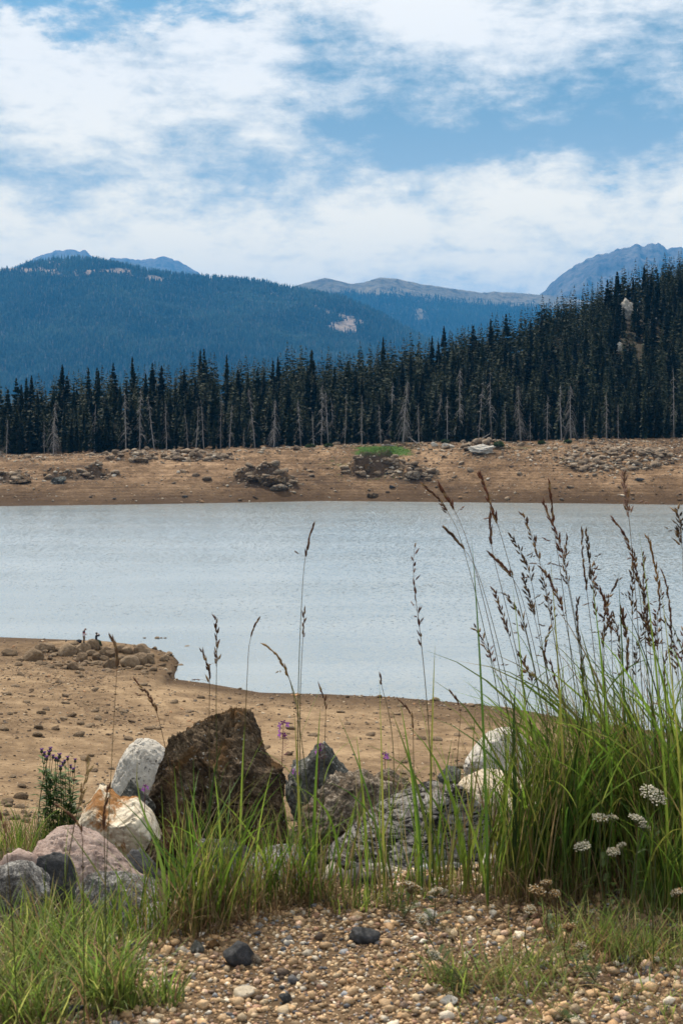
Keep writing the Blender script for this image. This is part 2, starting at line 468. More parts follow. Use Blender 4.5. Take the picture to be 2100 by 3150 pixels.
# ------------------------------------------------------------------ mountains
def mountain_mat(name, rock, soil, forest, scale=.01, tree_lo=0, tree_hi=1):
    m, g = new_mat(name)
    geo = g.n('ShaderNodeNewGeometry'); pos = geo.outputs['Position']
    a = g.noise(pos, scale, 7, .65)
    b_ = g.noise(g.scalev(pos, (1, 1, .5)), scale * 6, 5, .65)
    c = g.mix(g.smooth(a, .4, .6), rock, soil)
    c = g.mix(g.smooth(b_, .42, .66), c, tuple(v * .45 for v in rock))
    at = g.n('ShaderNodeAttribute', attribute_name='wood')
    c = g.mix(g.smooth(g.m('ADD', at.outputs['Fac'], g.m('MULTIPLY', g.m('SUBTRACT', b_, .5), .5)), .35, .6), c, forest)
    g.out(g.surf(c, .95, g.bump(b_, 1., 30), .1))
    return m
RIDGES = {}
def mountain(name, pts, dist, foot_d, foot_z, mat, wood, spur=.10, jag=0, seed=0, cols=240, rows=70, x0=None, x1=None):
    pxs = np.array([p[0] for p in pts], float); pys = np.array([p[1] for p in pts], float)
    u = np.linspace(pxs[0], pxs[-1], cols)
    top = np.interp(u, pxs, pys)
    k = np.ones(5) / 5
    zt = CAMZ - dist * (top - HORIZON) / F
    if jag: zt = zt + jag * fbm2(u, 0 * u + seed, .05, 4, off=seed)
    t = np.concatenate([np.linspace(0, 1, rows), 1 + np.linspace(.05, .6, 12)])
    T, U = np.meshgrid(t, u, indexing='ij')
    Zt = np.interp(U, u, zt)
    Yr = foot_d + (dist - foot_d) * np.minimum(T, 1) + (T > 1) * (T - 1) * (dist - foot_d)
    prof = np.where(T <= 1, np.minimum(T, 1) ** 1.35, 1 - ((T - 1) / .6) ** 1.2)
    X = Yr * (U - 1050) / F
    Zv = foot_z + (Zt - foot_z) * prof
    sp = fbm2(X + seed * 900, Yr, 1 / 1250, 5, .52, off=seed, ridged=True)
    env = np.sin(np.pi * np.clip(T, 0, 1)) ** .8
    Zv = Zv + (Zt - foot_z) * spur * sp * env * 1.3
    Zv = Zv + (T < 1) * (Zt - foot_z) * .012 * fbm2(X, Yr, 1 / 130, 3, off=seed + 3)
    # keep the slope under the sight line to the ridge
    lim = CAMZ + (Zt - CAMZ) * Yr / dist
    Zv = np.where(T < 1, np.minimum(Zv, lim - (1 - T) * 6), np.minimum(Zv, lim))
    W = wood(U, HORIZON + (CAMZ - Zv) / Yr * F, X, Yr)
    V = np.stack([X, Yr, Zv], -1).reshape(-1, 3)
    me = mesh_np(name, V, grid_faces(len(t), cols), [mat], smooth=True, attrs={'wood': W.ravel()})
    link(name, me, kind='structure')
    RIDGES[name] = (X, Yr, Zv, W, T)

A_pts = [(-900, 800), (-300, 850), (-60, 832), (0, 827), (60, 824), (100, 808), (150, 801), (180, 797), (240, 798), (300, 801), (350, 812), (430, 829), (520, 844), (600, 852),
         (680, 860), (760, 864), (820, 872), (880, 886), (960, 902), (1050, 918), (1120, 945), (1200, 985), (1300, 1040), (1400, 1085), (1550, 1130), (1900, 1180), (2400, 1200)]
B_pts = [(500, 1000), (760, 925), (890, 886), (940, 869), (1000, 855), (1040, 863), (1085, 874), (1120, 868), (1170, 853), (1220, 858), (1290, 873), (1400, 889), (1480, 901),
         (1520, 897), (1600, 902), (1680, 908), (1800, 925), (2000, 930), (2400, 900), (2900, 880)]
C_pts = [(-900, 870), (-400, 840), (-150, 850), (40, 822), (90, 802), (120, 786), (160, 773), (200, 770), (268, 771), (280, 782), (312, 800), (325, 804), (340, 795), (390, 793), (418, 800),
         (455, 794), (510, 791), (560, 806), (600, 833), (640, 856), (720, 890), (900, 950), (1100, 1000)]
D_pts = [(1450, 1050), (1600, 960), (1665, 902), (1710, 856), (1750, 829), (1800, 797), (1850, 781), (1920, 762), (1960, 751), (1976, 759), (2000, 747), (2028, 748), (2048, 764),
         (2090, 757), (2115, 775), (2200, 800), (2350, 770), (2600, 850), (3000, 900)]
def wood_A(U, PY, X, Y):
    n = fbm2(X, Y, 1 / 270, 4, off=31)
    bare = np.exp(-((U - 300) / 130) ** 2 - ((PY - 838) / 14) ** 2) * 1.1 + np.exp(-((U - 480) / 70) ** 2 - ((PY - 855) / 10) ** 2) * .9
    bare += np.exp(-((U - 20) / 90) ** 2 - ((PY - 830) / 14) ** 2) * 1.2 + np.exp(-((U - 170) / 60) ** 2 - ((PY - 806) / 10) ** 2) * .8
    bare += np.exp(-((U - 1065) / 48) ** 2 - ((PY - 1000) / 34) ** 2) * 1.2 + np.exp(-((U - 870) / 110) ** 2 - ((PY - 905) / 30) ** 2) * .55
    bare += np.exp(-((U - 990) / 60) ** 2 - ((PY - 960) / 30) ** 2) * .6
    bare = bare * (1 + 1.3 * fbm2(X, Y, 1 / 110, 3, off=34))
    return 1 - np.clip(bare * .85 + n * 1.0 * np.clip(bare * 3 + .1, 0, 1), 0, 1)
def wood_B(U, PY, X, Y):
    line = np.interp(U, [880, 1000, 1200, 1400, 1700], [905, 900, 905, 925, 950])
    w = sstep(-25, 30, PY - line)
    bare = np.exp(-((U - 1290) / 26) ** 2 - ((PY - 965) / 24) ** 2) * 1.0 + np.exp(-((U - 1190) / 40) ** 2 - ((PY - 935) / 8) ** 2) * .6
    return np.clip(w + .35 * fbm2(X, Y, 1 / 330, 4, off=32) * (w > .05) - bare * .8 * (1 + 1.2 * fbm2(X, Y, 1 / 220, 3, off=33)), 0, 1)
M_A = mountain_mat('forested_ridge_ground', (.30, .24, .19), (.34, .26, .20), (.018, .028, .022), .003)
M_B = mountain_mat('alpine_ridge_ground', (.15, .135, .10), (.21, .18, .125), (.025, .035, .03), .002)
M_C = mountain_mat('bare_peak_rock', (.11, .105, .10), (.15, .14, .13), (.1, .1, .1), .0016)
M_D = mountain_mat('bare_peak_rock_tan', (.10, .09, .085), (.17, .15, .125), (.06, .07, .06), .0018)
mountain('forested_mountain', A_pts, 10500, 7600, 12, M_A, wood_A, spur=.15, jag=9, seed=1, cols=320, rows=90)
mountain('alpine_ridge', B_pts, 15500, 11500, 12, M_B, wood_B, spur=.10, jag=9, seed=2, cols=300, rows=80)
mountain('distant_peaks', C_pts, 24000, 17000, 100, M_C, lambda U, PY, X, Y: np.zeros_like(U), spur=.12, jag=55, seed=3, cols=320, rows=60)
mountain('rocky_peak', D_pts, 20000, 13500, 60, M_D, lambda U, PY, X, Y: .9 * sstep(885, 960, PY), spur=.16, jag=42, seed=4, cols=320, rows=80)

# far woods on the mountains: thousands of small spires, one mass per slope
M_far, g = new_mat('far_needles')
at = g.n('ShaderNodeAttribute', attribute_name='tone')
g.out(g.surf(at.outputs['Color'], .95, None, .1))
def far_wood(name, src, n, size, umin, umax, label, seed, thr=.45):
    X, Yr, Zv, W, T = RIDGES[src]
    rg = np.random.default_rng(seed)
    R_, C_ = X.shape
    K = n * 3
    tt = np.sqrt(rg.uniform(.0, 1.0, K)) if src == 'alpine_ridge' else rg.uniform(.02, 1.0, K)
    rows = (T[:, 0] <= 1).sum()
    fr = tt * (rows - 1.001); fc = rg.uniform(0, C_ - 1.001, K)
    ir = fr.astype(int); ic = fc.astype(int); a = (fr - ir); b = (fc - ic)
    def bil(M): return (M[ir, ic] * (1 - a) * (1 - b) + M[ir + 1, ic] * a * (1 - b) + M[ir, ic + 1] * (1 - a) * b + M[ir + 1, ic + 1] * a * b)
    x, y, z, w = bil(X), bil(Yr), bil(Zv), bil(W)
    u = x / y * F + 1050; pv = HORIZON + (CAMZ - z) / y * F
    clump = fbm2(x, y, 1 / 90, 2, off=seed)
    ok = (u > umin) & (u < umax) & (w + .25 * clump + rg.uniform(-.32, .32, K) > thr) & (pv < 1215)
    idx = np.nonzero(ok)[0][:n]
    x, y, z = x[idx], y[idx], z[idx]; N = len(idx)
    h = size * rg.uniform(.6, 1.35, N); r = h * rg.uniform(.14, .22, N)
    ns = 3
    ang = rg.uniform(0, 6.28, N)[:, None] + np.arange(ns)[None] * 2 * np.pi / ns
    V = np.zeros((N, 2 * ns + 2, 3))
    c = np.stack([x, y, z - 1], 1)
    for k_, (rf, zf) in enumerate(((1., .12), (.62, .45))):
        V[:, k_ * ns:(k_ + 1) * ns, 0] = c[:, None, 0] + r[:, None] * rf * np.cos(ang + k_ * .7)
        V[:, k_ * ns:(k_ + 1) * ns, 1] = c[:, None, 1] + r[:, None] * rf * np.sin(ang + k_ * .7)
        V[:, k_ * ns:(k_ + 1) * ns, 2] = c[:, None, 2] + h[:, None] * zf
    V[:, 2 * ns] = c + np.stack([0 * h, 0 * h, h * .62], 1)
    V[:, 2 * ns + 1] = c + np.stack([rg.normal(0, .02, N) * h, 0 * h, h], 1)
    fs = []
    for k_ in range(2):
        for i in range(ns): fs.append((k_ * ns + i, k_ * ns + (i + 1) % ns, 2 * ns + k_))
    Fc = (np.array(fs)[None] + (np.arange(N) * (2 * ns + 2))[:, None, None]).reshape(-1, 3)
    tone = np.array([.020, .034, .026])[None] * rg.uniform(.5, 1.6, N)[:, None] * np.clip(1 + 1.1 * fbm2(x, y, 1 / 500, 3, off=91), .4, 2)[:, None]
    dead = rg.uniform(size=N) < .09
    tone[dead] = np.array([.075, .075, .07]) * rg.uniform(.6, 1.2, dead.sum())[:, None]
    o = link(name, mesh_np(name, V.reshape(-1, 3), Fc, [M_far], colors=np.repeat(tone, 2 * ns + 2, 0)), kind='stuff')
    o['label'] = label
far_wood('distant_forest', 'forested_mountain', 66000, 34, -300, 1500, 'blue hazy forest covering the long mountain slope', 41)
far_wood('distant_forest', 'alpine_ridge', 22000, 38, 820, 2000, 'scattered far woods below the bare alpine ridge', 42, thr=.5)

# ------------------------------------------------------------------ haze
m, g = new_mat('air_haze')
pv = g.n('ShaderNodeVolumePrincipled')
pv.inputs['Color'].default_value = (.06, .41, 1.0, 1)
pv.inputs['Density'].default_value = 4.0e-5
pv.inputs['Density Attribute'].default_value = ''
pv.inputs['Anisotropy'].default_value = 0.0
g.out(None, pv.outputs[0])
HZ = 3150.
bx = np.array([[sx * 33000, sy * 33000, z] for z in (-4., HZ) for sy in (-1, 1) for sx in (-1, 1)])
bf = np.array([[0, 2, 3, 1], [4, 5, 7, 6], [0, 1, 5, 4], [2, 6, 7, 3], [0, 4, 6, 2], [1, 3, 7, 5]])
hz = link('haze', mesh_np('haze', bx, bf, [m]), kind='stuff')

# ------------------------------------------------------------------ conifers
def needle_mat(name, c0, c1, c2):
    m, g = new_mat(name)
    oi = g.n('ShaderNodeObjectInfo'); geo = g.n('ShaderNodeNewGeometry')
    n = g.noise(geo.outputs['Position'], .9, 2)
    at = g.n('ShaderNodeAttribute', attribute_name='tint')
    f = g.m('ADD', g.m('MULTIPLY', oi.outputs['Random'], .5), g.m('ADD', g.m('MULTIPLY', n, .3), g.m('MULTIPLY', at.outputs['Fac'], .4)))
    c = g.ramp(f, [(.25, c0), (.6, c1), (.95, c2)])
    b = g.surf(c, .8, None, .2)
    tr = g.n('ShaderNodeBsdfTranslucent'); g.put(tr.inputs[0], c)
    mx = g.n('ShaderNodeMixShader'); mx.inputs[0].default_value = .15
    g.nt.links.new(b, mx.inputs[1]); g.nt.links.new(tr.outputs[0], mx.inputs[2])
    g.out(mx.outputs[0])
    return m
M_needle = needle_mat('spruce_needles', (.003, .007, .003), (.007, .014, .005), (.022, .032, .009))
M_bark, g = new_mat('conifer_bark')
geo = g.n('ShaderNodeNewGeometry')
g.out(g.surf(g.ramp(g.noise(g.scalev(geo.outputs['Position'], (4, 4, .6)), 2, 4), [(.3, (.06, .045, .035)), (.7, (.16, .13, .11))]), .95))
M_dead, g = new_mat('bleached_dead_wood')
geo = g.n('ShaderNodeNewGeometry'); oi = g.n('ShaderNodeObjectInfo')
c = g.ramp(g.noise(g.scalev(geo.outputs['Position'], (3, 3, .5)), 2, 4), [(.3, (.14, .13, .12)), (.7, (.40, .38, .37))])
c = g.mix(oi.outputs['Random'], c, g.mix(1., c, (.55, .52, .5), 'MULTIPLY'))
g.out(g.surf(c, .9))

def tube(pts, rads, ns=5):
    pts = np.asarray(pts, float); rads = np.asarray(rads, float)
    n = len(pts)
    tang = np.gradient(pts, axis=0); tang /= np.linalg.norm(tang, axis=1)[:, None] + 1e-9
    ref = np.array([0., 0, 1]) if abs(tang[:, 2]).mean() < .9 else np.array([1., 0, 0])
    a = np.cross(tang, ref); a /= np.linalg.norm(a, axis=1)[:, None] + 1e-9
    b = np.cross(tang, a)
    th = np.arange(ns) * 2 * np.pi / ns
    V = pts[:, None] + rads[:, None, None] * (a[:, None] * np.cos(th)[None, :, None] + b[:, None] * np.sin(th)[None, :, None])
    Fq = grid_faces(n, ns, wrap=True)
    return V.reshape(-1, 3), Fq
class Bag:
    def __init__(s): s.V = []; s.F = []; s.n = 0; s.C = []
    def add(s, V, Fc, col=None):
        V = np.asarray(V, float); Fc = np.asarray(Fc)
        if Fc.shape[1] == 4 and True:
            Fc = np.concatenate([Fc[:, [0, 1, 2]], Fc[:, [0, 2, 3]]])
        s.V.append(V); s.F.append(Fc + s.n); s.n += len(V)
        s.C.append(np.tile(np.asarray(col if col is not None else (1, 1, 1), float), (len(V), 1)) if np.ndim(col) < 2 else col)
    def mesh(s, name, mats, smooth=False, colors=False):
        return mesh_np(name, np.concatenate(s.V), np.concatenate(s.F), mats, smooth, colors=np.concatenate(s.C) if colors else None)

def conifer_crown(rg, whorls, nb, width=.13, base=.12, sparse=0., detail=True):
    """unit-height crown; every branch is a drooping, forked spray"""
    V, Fc, tint = [], [], []
    n = 0
    for i in range(whorls):
        f = (i + rg.uniform(0, .8)) / whorls
        z = base + (1 - base) * f ** .93
        if z > .99: z = .985
        R = width * ((1 - f) ** .72 * (1 - .25 * f) + .02) * (.85 + .3 * math.sin(f * 21 + rg.uniform(0, 2)) * .4)
        if f < .12: R *= .6 + 3 * f
        for k in range(nb if f < .8 else max(3, nb - 2)):
            if rg.uniform() < sparse: continue
            a = rg.uniform(0, 6.283)
            L = R * rg.uniform(.55, 1.25)
            dz = -.35 * L * (1 - f) + .35 * L * f + rg.normal(0, .12) * L
            w = L * rg.uniform(.34, .55) + .006
            th = rg.uniform(.010, .022)
            d = np.array([math.cos(a), math.sin(a), 0]); s = np.array([-d[1], d[0], 0])
            c = np.array([0, 0, z])
            tw = rg.uniform(-.5, .5)
            s2 = s * math.cos(tw) + np.array([0, 0, 1]) * math.sin(tw)
            p0 = c + np.array([0, 0, th * .5])
            pm = c + d * L * .5 + np.array([0, 0, dz * .45])
            tip = c + d * L + np.array([0, 0, dz - .02 * L])
            l1 = c + d * L * .62 + s2 * w + np.array([0, 0, dz * .9 - th * .7])
            r1 = c + d * L * .58 - s2 * w + np.array([0, 0, dz * .9 - th * .7])
            hang = pm + np.array([0, 0, -th * 1.9])
            q = [p0, pm, tip, l1, r1, hang]
            V += q
            Fc += [(n, n + 3, n + 1), (n, n + 1, n + 4), (n + 1, n + 3, n + 2), (n + 1, n + 2, n + 4)]
            if detail: Fc += [(n, n + 5, n + 2), (n + 3, n + 5, n + 4)]
            tint += [rg.uniform(0, 1)] * 6
            n += 6
    # leader
    V += [np.array([.006, 0, .93]), np.array([-.004, .006, .93]), np.array([-.004, -.006, .93]), np.array([0, 0, 1.0])]
    Fc += [(n, n + 1, n + 3), (n + 1, n + 2, n + 3), (n + 2, n, n + 3)]
    tint += [.5] * 4
    return np.array(V), np.array(Fc), np.array(tint)
def trunk_np(r=.011, top=.95, ns=6, lean=0):
    z = np.linspace(-.03, top, 5)
    return tube(np.stack([lean * z, 0 * z, z], 1), r * (1.05 - z) + .0008, ns)

rg = np.random.default_rng(11)
CROWNS, TRUNKS = [], []
for i in range(9):
    v, f, t = conifer_crown(rg, int(rg.integers(30, 40)), 9, width=rg.uniform(.13, .20), base=rg.uniform(.0, .10), sparse=rg.uniform(0, .15))
    CROWNS.append(mesh_np('spruce_crown', v, f, [M_needle], attrs={'tint': t}))
    v, f = trunk_np()
    TRUNKS.append(mesh_np('spruce_trunk', v, f, [M_bark], smooth=True))
LOWC = [conifer_crown(rg, 23, 5, width=rg.uniform(.14, .20), base=rg.uniform(.08, .25), detail=False) for i in range(8)]

# positions
rg = np.random.default_rng(21)
pos_t = []
OUT = [(1945, 962, 42, 48), (1905, 1075, 16, 26), (2010, 990, 14, 18)]   # bare rock on the hillside (px,py,half sizes)
yy = 550.
while yy < 900:
    step = 3.8 if yy < 575 else 4.9
    xs = np.arange(-.30 * yy, .30 * yy, step)
    xs = xs + rg.uniform(-.5, .5, len(xs)) * step
    for x in xs:
        y = yy + rg.uniform(-.5, .5) * step
        px = x / y * F + 1050
        if y < TL(px) + 1 or y > DR(px) + 18: continue
        if rg.uniform() < .13: continue
        pos_t.append((x, y))
    yy += step
pos_t = np.array(pos_t)
zt = H(pos_t[:, 0], pos_t[:, 1])
pxt = pos_t[:, 0] / pos_t[:, 1] * F + 1050
back = np.clip((pos_t[:, 1] - TL(pxt)) / 40, 0, 1)
ht = (10 + 8.5 * back) * np.clip(rg.normal(1, .20, len(pos_t)), .45, 1.42)
ht = np.where(back < .4, ht * rg.uniform(.75, 1.35, len(ht)), ht)
# no tree may top the skyline seen in the photograph by much
py_top = HORIZON + (CAMZ - zt - ht) / pos_t[:, 1] * F
# keep the rock faces clear
keep = np.ones(len(pos_t), bool)
for ox, oy, hw, hh in OUT:
    pb = HORIZON + (CAMZ - zt) / pos_t[:, 1] * F
    keep &= ~((np.abs(pxt - ox) < hw) & (py_top < oy + hh * .7) & (pb > oy + hh * .2) & (rg.uniform(size=len(pxt)) < .75))
pos_t, zt, ht, pxt = pos_t[keep], zt[keep], ht[keep], pxt[keep]
# characteristic tall spires on the skyline
for px, top in [(412, 1093), (350, 1112), (250, 1142), (120, 1146), (635, 1068), (660, 1080), (884, 1043), (905, 1072), (960, 1075), (1010, 1060), (1110, 1062), (1138, 1052), (1250, 1035), (1262, 1018),
                (1365, 1000), (1430, 1003), (1478, 990), (1545, 965), (1600, 955), (1667, 903), (1765, 873), (1805, 868), (1880, 850), (1912, 820), (1988, 788), (2085, 770), (1960, 815), (2055, 800)]:
    y = DR(px) - 12; x = y * (px - 1050) / F; z = H(x, y)
    h_ = CAMZ - y * (top - HORIZON) / F - z
    if 8 < h_ < 34:
        pos_t = np.vstack([pos_t, [x, y]]); zt = np.append(zt, z); ht = np.append(ht, h_); pxt = np.append(pxt, px)
# how much of each tree the photograph would show: a small painter's pass, nearest first
order = np.argsort(pos_t[:, 1])
cell = 5.0
GW, GH = int(2100 / cell), int(900 / cell)
cov = np.zeros((GH, GW), bool)
vis = np.zeros(len(pos_t))
for i in order:
    y = pos_t[i, 1]; h = ht[i] * F / y; w = .22 * h / 2
    yb = HORIZON + (CAMZ - zt[i]) / y * F - 600; yt = yb - h
    r0, r1 = int(max(0, yt / cell)), int(min(GH - 1, yb / cell))
    for r in range(r0, r1 + 1):
        t = min(1, max(0, (r * cell - yt) / h)) * w
        c0, c1 = int(max(0, (pxt[i] - t) / cell)), int(min(GW, (pxt[i] + t) / cell + 1))
        if c1 > c0:
            seg = cov[r, c0:c1]; vis[i] += (~seg).sum(); seg[:] = True
live = vis > 0
pos_t, zt, ht, pxt, vis = pos_t[live], zt[live], ht[live], pxt[live], vis[live]
rank = np.argsort(-vis)
solo = set(rank[:290].tolist())
SP = dict(name='spruce_tree', cat='tree', group='spruces standing in the forest across the lake')
k = 0
bagV, bagF, bagT, nb = [], [], [], 0
crest = []
for i in range(len(pos_t)):
    x, y = pos_t[i]; a = rg.uniform(0, 6.28); h = ht[i]; wd = rg.uniform(.8, 1.3)
    if i in solo:
        s = 'tall spiry spruce on the crest of the forest' if y > DR(pxt[i]) - 25 else ('dark green spruce at the front edge of the forest above the bank' if y < TL(pxt[i]) + 14 else 'dark green spruce within the forest slope across the lake')
        t = thing('spruce_tree', (x, y, zt[i] - .2), s, 'tree', SP['group'], (rg.normal(0, .015), rg.normal(0, .015), a))
        t.scale = (h * wd, h * wd, h)
        if s.startswith('tall spiry'): crest.append((pxt[i], h, t))
        link('crown', CROWNS[k % 9], t); link('trunk', TRUNKS[k % 9], t)
        k += 1
    else:
        v, f, tt = LOWC[int(rg.integers(8))]
        c, s_ = math.cos(a), math.sin(a)
        w = v.copy(); w[:, 0] = (v[:, 0] * c - v[:, 1] * s_) * h * wd; w[:, 1] = (v[:, 0] * s_ + v[:, 1] * c) * h * wd; w[:, 2] = v[:, 2] * h
        bagV.append(w + np.array([x, y, zt[i] - .2])); bagF.append(f + nb); bagT.append(np.clip(tt * .5 + rg.uniform(0, .6), 0, 1.)); nb += len(v)
o = link('forest', mesh_np('forest', np.concatenate(bagV), np.concatenate(bagF), [M_needle], attrs={'tint': np.concatenate(bagT)}), kind='stuff')
o['label'] = 'dense dark spruce forest filling the slope behind the front trees'

ORD = ['first', 'second', 'third', 'fourth', 'fifth', 'sixth', 'seventh', 'eighth', 'ninth', 'tenth', 'eleventh', 'twelfth', 'thirteenth', 'fourteenth', 'fifteenth', 'sixteenth', 'seventeenth', 'eighteenth', 'nineteenth', 'twentieth']
crest.sort(key=lambda c: c[0])
for i, (a, b_, t) in enumerate(crest):
    if i < 20: t['label'] = 'tall spiry spruce on the forest crest, ' + ORD[i] + ' of these counted up from the low end'
# ------------------------------------------------------------------ dead snags
def snag(rg, droop=.25, dens=40, length=.15, lean=0.):
    tr = Bag(); br = Bag()
    z = np.linspace(-.03, 1, 7)
    wob = np.cumsum(rg.normal(0, .004, 7))
    path = np.stack([lean * z + wob, .5 * wob, z], 1)
    v, f = tube(path, rg.uniform(.007, .0115) * (1.06 - z) + .0010, 6); tr.add(v, f)
    for i in range(dens):
        zz = rg.uniform(.18, .97); a = rg.uniform(0, 6.28)
        L = length * (1.1 - zz) * rg.uniform(.35, 1.2) + .02
        c = np.array([np.interp(zz, z, path[:, 0]), np.interp(zz, z, path[:, 1]), zz])
        dx = np.array([math.cos(a), math.sin(a), 0])
        t = np.linspace(0, 1, 4)[:, None]
        pts = c + dx * L * t + np.array([0, 0, 1]) * (L * (.25 * t - (droop + .55) * t ** 2 * rg.uniform(.6, 1.5)))
        v, f = tube(pts, np.linspace(.0032, .0009, 4), 3); br.add(v, f)
        for j in range(3):
            q = pts[1 + j % 3]; sd = np.array([-dx[1], dx[0], 0]) * rg.choice([-1, 1])
            p2 = np.array([q, q + (dx * .5 + sd * .5) * L * .3 + np.array([0, 0, -L * rg.uniform(.05, .35)])])
            v, f = tube(p2, [.0016, .0006], 3); br.add(v, f)
    return tr.mesh('snag_trunk', [M_dead], True), br.mesh('snag_branches', [M_dead])
rg = np.random.default_rng(5)
SN = [snag(rg, rg.uniform(.1, .7), int(rg.integers(34, 70)), rg.uniform(.07, .15), rg.normal(0, .04)) for i in range(8)]
SN.append(snag(rg, .9, 90, .17, .02))
snags = [(165, 1232, 8, 'bare silver snag standing alone among dark spruces'), (137, 1292, 1, None), (387, 1200, 2, None), (430, 1192, 3, 'bleached snag with many fine branches at the forest edge'),
         (475, 1212, 4, None), (512, 1232, 5, None), (580, 1255, 0, 'short white snag with a broken top at the forest edge'), (603, 1245, 6, None), (627, 1228, 7, None), (678, 1206, 1, None),
         (705, 1240, 2, None), (750, 1312, 3, None), (842, 1225, 8, 'white snag leaning over with long drooping branches above the brown outcrop'), (965, 1262, 4, None),
         (988, 1172, 5, None), (1010, 1200, 6, None), (1028, 1218, 0, None), (1060, 1212, 7, None), (1112, 1212, 1, 'pale leaning snag just beside the green meadow patch'), (1238, 1165, 8, 'tall shaggy grey snag behind the green meadow patch'),
         (1205, 1176, 2, None), (1345, 1206, 3, None), (1375, 1215, 4, None), (1288, 1240, 5, None), (1410, 1130, 6, None), (1553, 1245, 7, None),
         (1600, 1178, 8, 'big shaggy white snag with drooping bare branches behind the pale boulders'), (1630, 1268, 1, None), (1680, 1212, 2, None), (1725, 1180, 3, None),
         (1753, 1178, 8, 'tall twisted grey snag standing forward of the spruces'), (1795, 1268, 4, None), (1865, 1205, 5, None), (1900, 1240, 6, 'pale dead spruce near the foot of the steep forest'),
         (2070, 1130, 7, None), (290, 1240, 0, None), (20, 1285, 3, None), (925, 1225, 5, None), (785, 1190, 6, None), (1170, 1240, 2, None), (1510, 1140, 0, None), (1470, 1170, 4, None)]
for px, top, vi, lab in snags:
    y = TL(px) - 1 + rg.uniform(-1, 2.5) if lab or top > 1225 else TL(px) + rg.uniform(0, 7)
    x = y * (px - 1050) / F; z = float(H(x, y)); h = max(6, CAMZ - y * (top - HORIZON) / F - z)
    t = thing('dead_tree', (x, y, z - .2), lab or 'grey dead snag among the spruces at the forest edge', 'dead tree', 'bleached dead trees along the forest edge', (rg.normal(0, .05), rg.normal(0, .035), rg.uniform(0, 6.28)))
    t.scale = (h, h, h)
    link('trunk', SN[vi][0], t); link('branches', SN[vi][1], t)

_front = [o for o in bpy.data.objects if o.get('category') == 'tree' and 'front edge' in str(o.get('label'))]
for o in [q for q in bpy.data.objects if q.get('category') == 'dead tree' and 'among the spruces' not in str(q['label'])]:
    for word in ('nearest', 'second nearest'):
        n_ = min(_front, key=lambda q: abs(q.location.x - o.location.x) + .3 * abs(q.location.y - o.location.y))
        _front.remove(n_); n_['label'] = 'front spruce ' + word + ' to the ' + ' '.join(str(o['label']).split()[:10])
# ------------------------------------------------------------------ rocks
_ico = {}
def ico(sub):
    if sub not in _ico:
        bm = bmesh.new(); bmesh.ops.create_icosphere(bm, subdivisions=sub, radius=1)
        bm.verts.ensure_lookup_table()
        _ico[sub] = (np.array([v.co[:] for v in bm.verts]), np.array([[v.index for v in f.verts] for f in bm.faces]))
        bm.free()
    return _ico[sub]
def rock_np(seed, sub=4, cuts=9, cut=.75, amp=.12, freq=1.6, fine=.03, prof=None, strata=0, cracks=.045):
    V, Fc = ico(sub); v = V.copy()
    rg = np.random.default_rng(seed)
    for k in range(cuts):
        n = rg.normal(size=3); n /= np.linalg.norm(n)
        c = rg.uniform(cut - .12, cut + .14)
        dd = v @ n - c
        v = v - n * np.maximum(dd, 0)[:, None] * .93
    so = seed * 3.17
    v = v * (1 + amp * fbm(V * freq + so, 4)[:, None])
    v = v * (1 + fine * fbm(V * freq * 5 + so, 4, .6, ridged=True)[:, None])
    if strata:
        ang = v[:, 2] * 14 + v[:, 0] * 4 + 2.5 * fbm(V * 1.5 + so, 3)
        v = v * (1 + strata * (np.abs(np.sin(ang)) ** .5 - .6)[:, None])
    if cracks:
        for k in range(3):
            q = gnoise(V * (1.1 + .5 * k) + so * 2 + 9 * k + .35 * gnoise(V * 6 + so)[:, None])
            v = v * (1 - cracks * np.exp(-(q / .035) ** 2)[:, None])
    v /= np.abs(v).max(0)
    if prof:
        xs, zs = zip(*prof)
        p = np.interp(v[:, 0], xs, zs)
        s = np.sqrt(np.clip(1 - v[:, 0] ** 2, .12, 1))
        v[:, 2] = np.where(v[:, 2] > 0, v[:, 2] / s * p, v[:, 2])
        v[:, 2] = np.where(v[:, 2] > 0, np.minimum(v[:, 2], p * 1.06 + .02), v[:, 2])
    return v, Fc
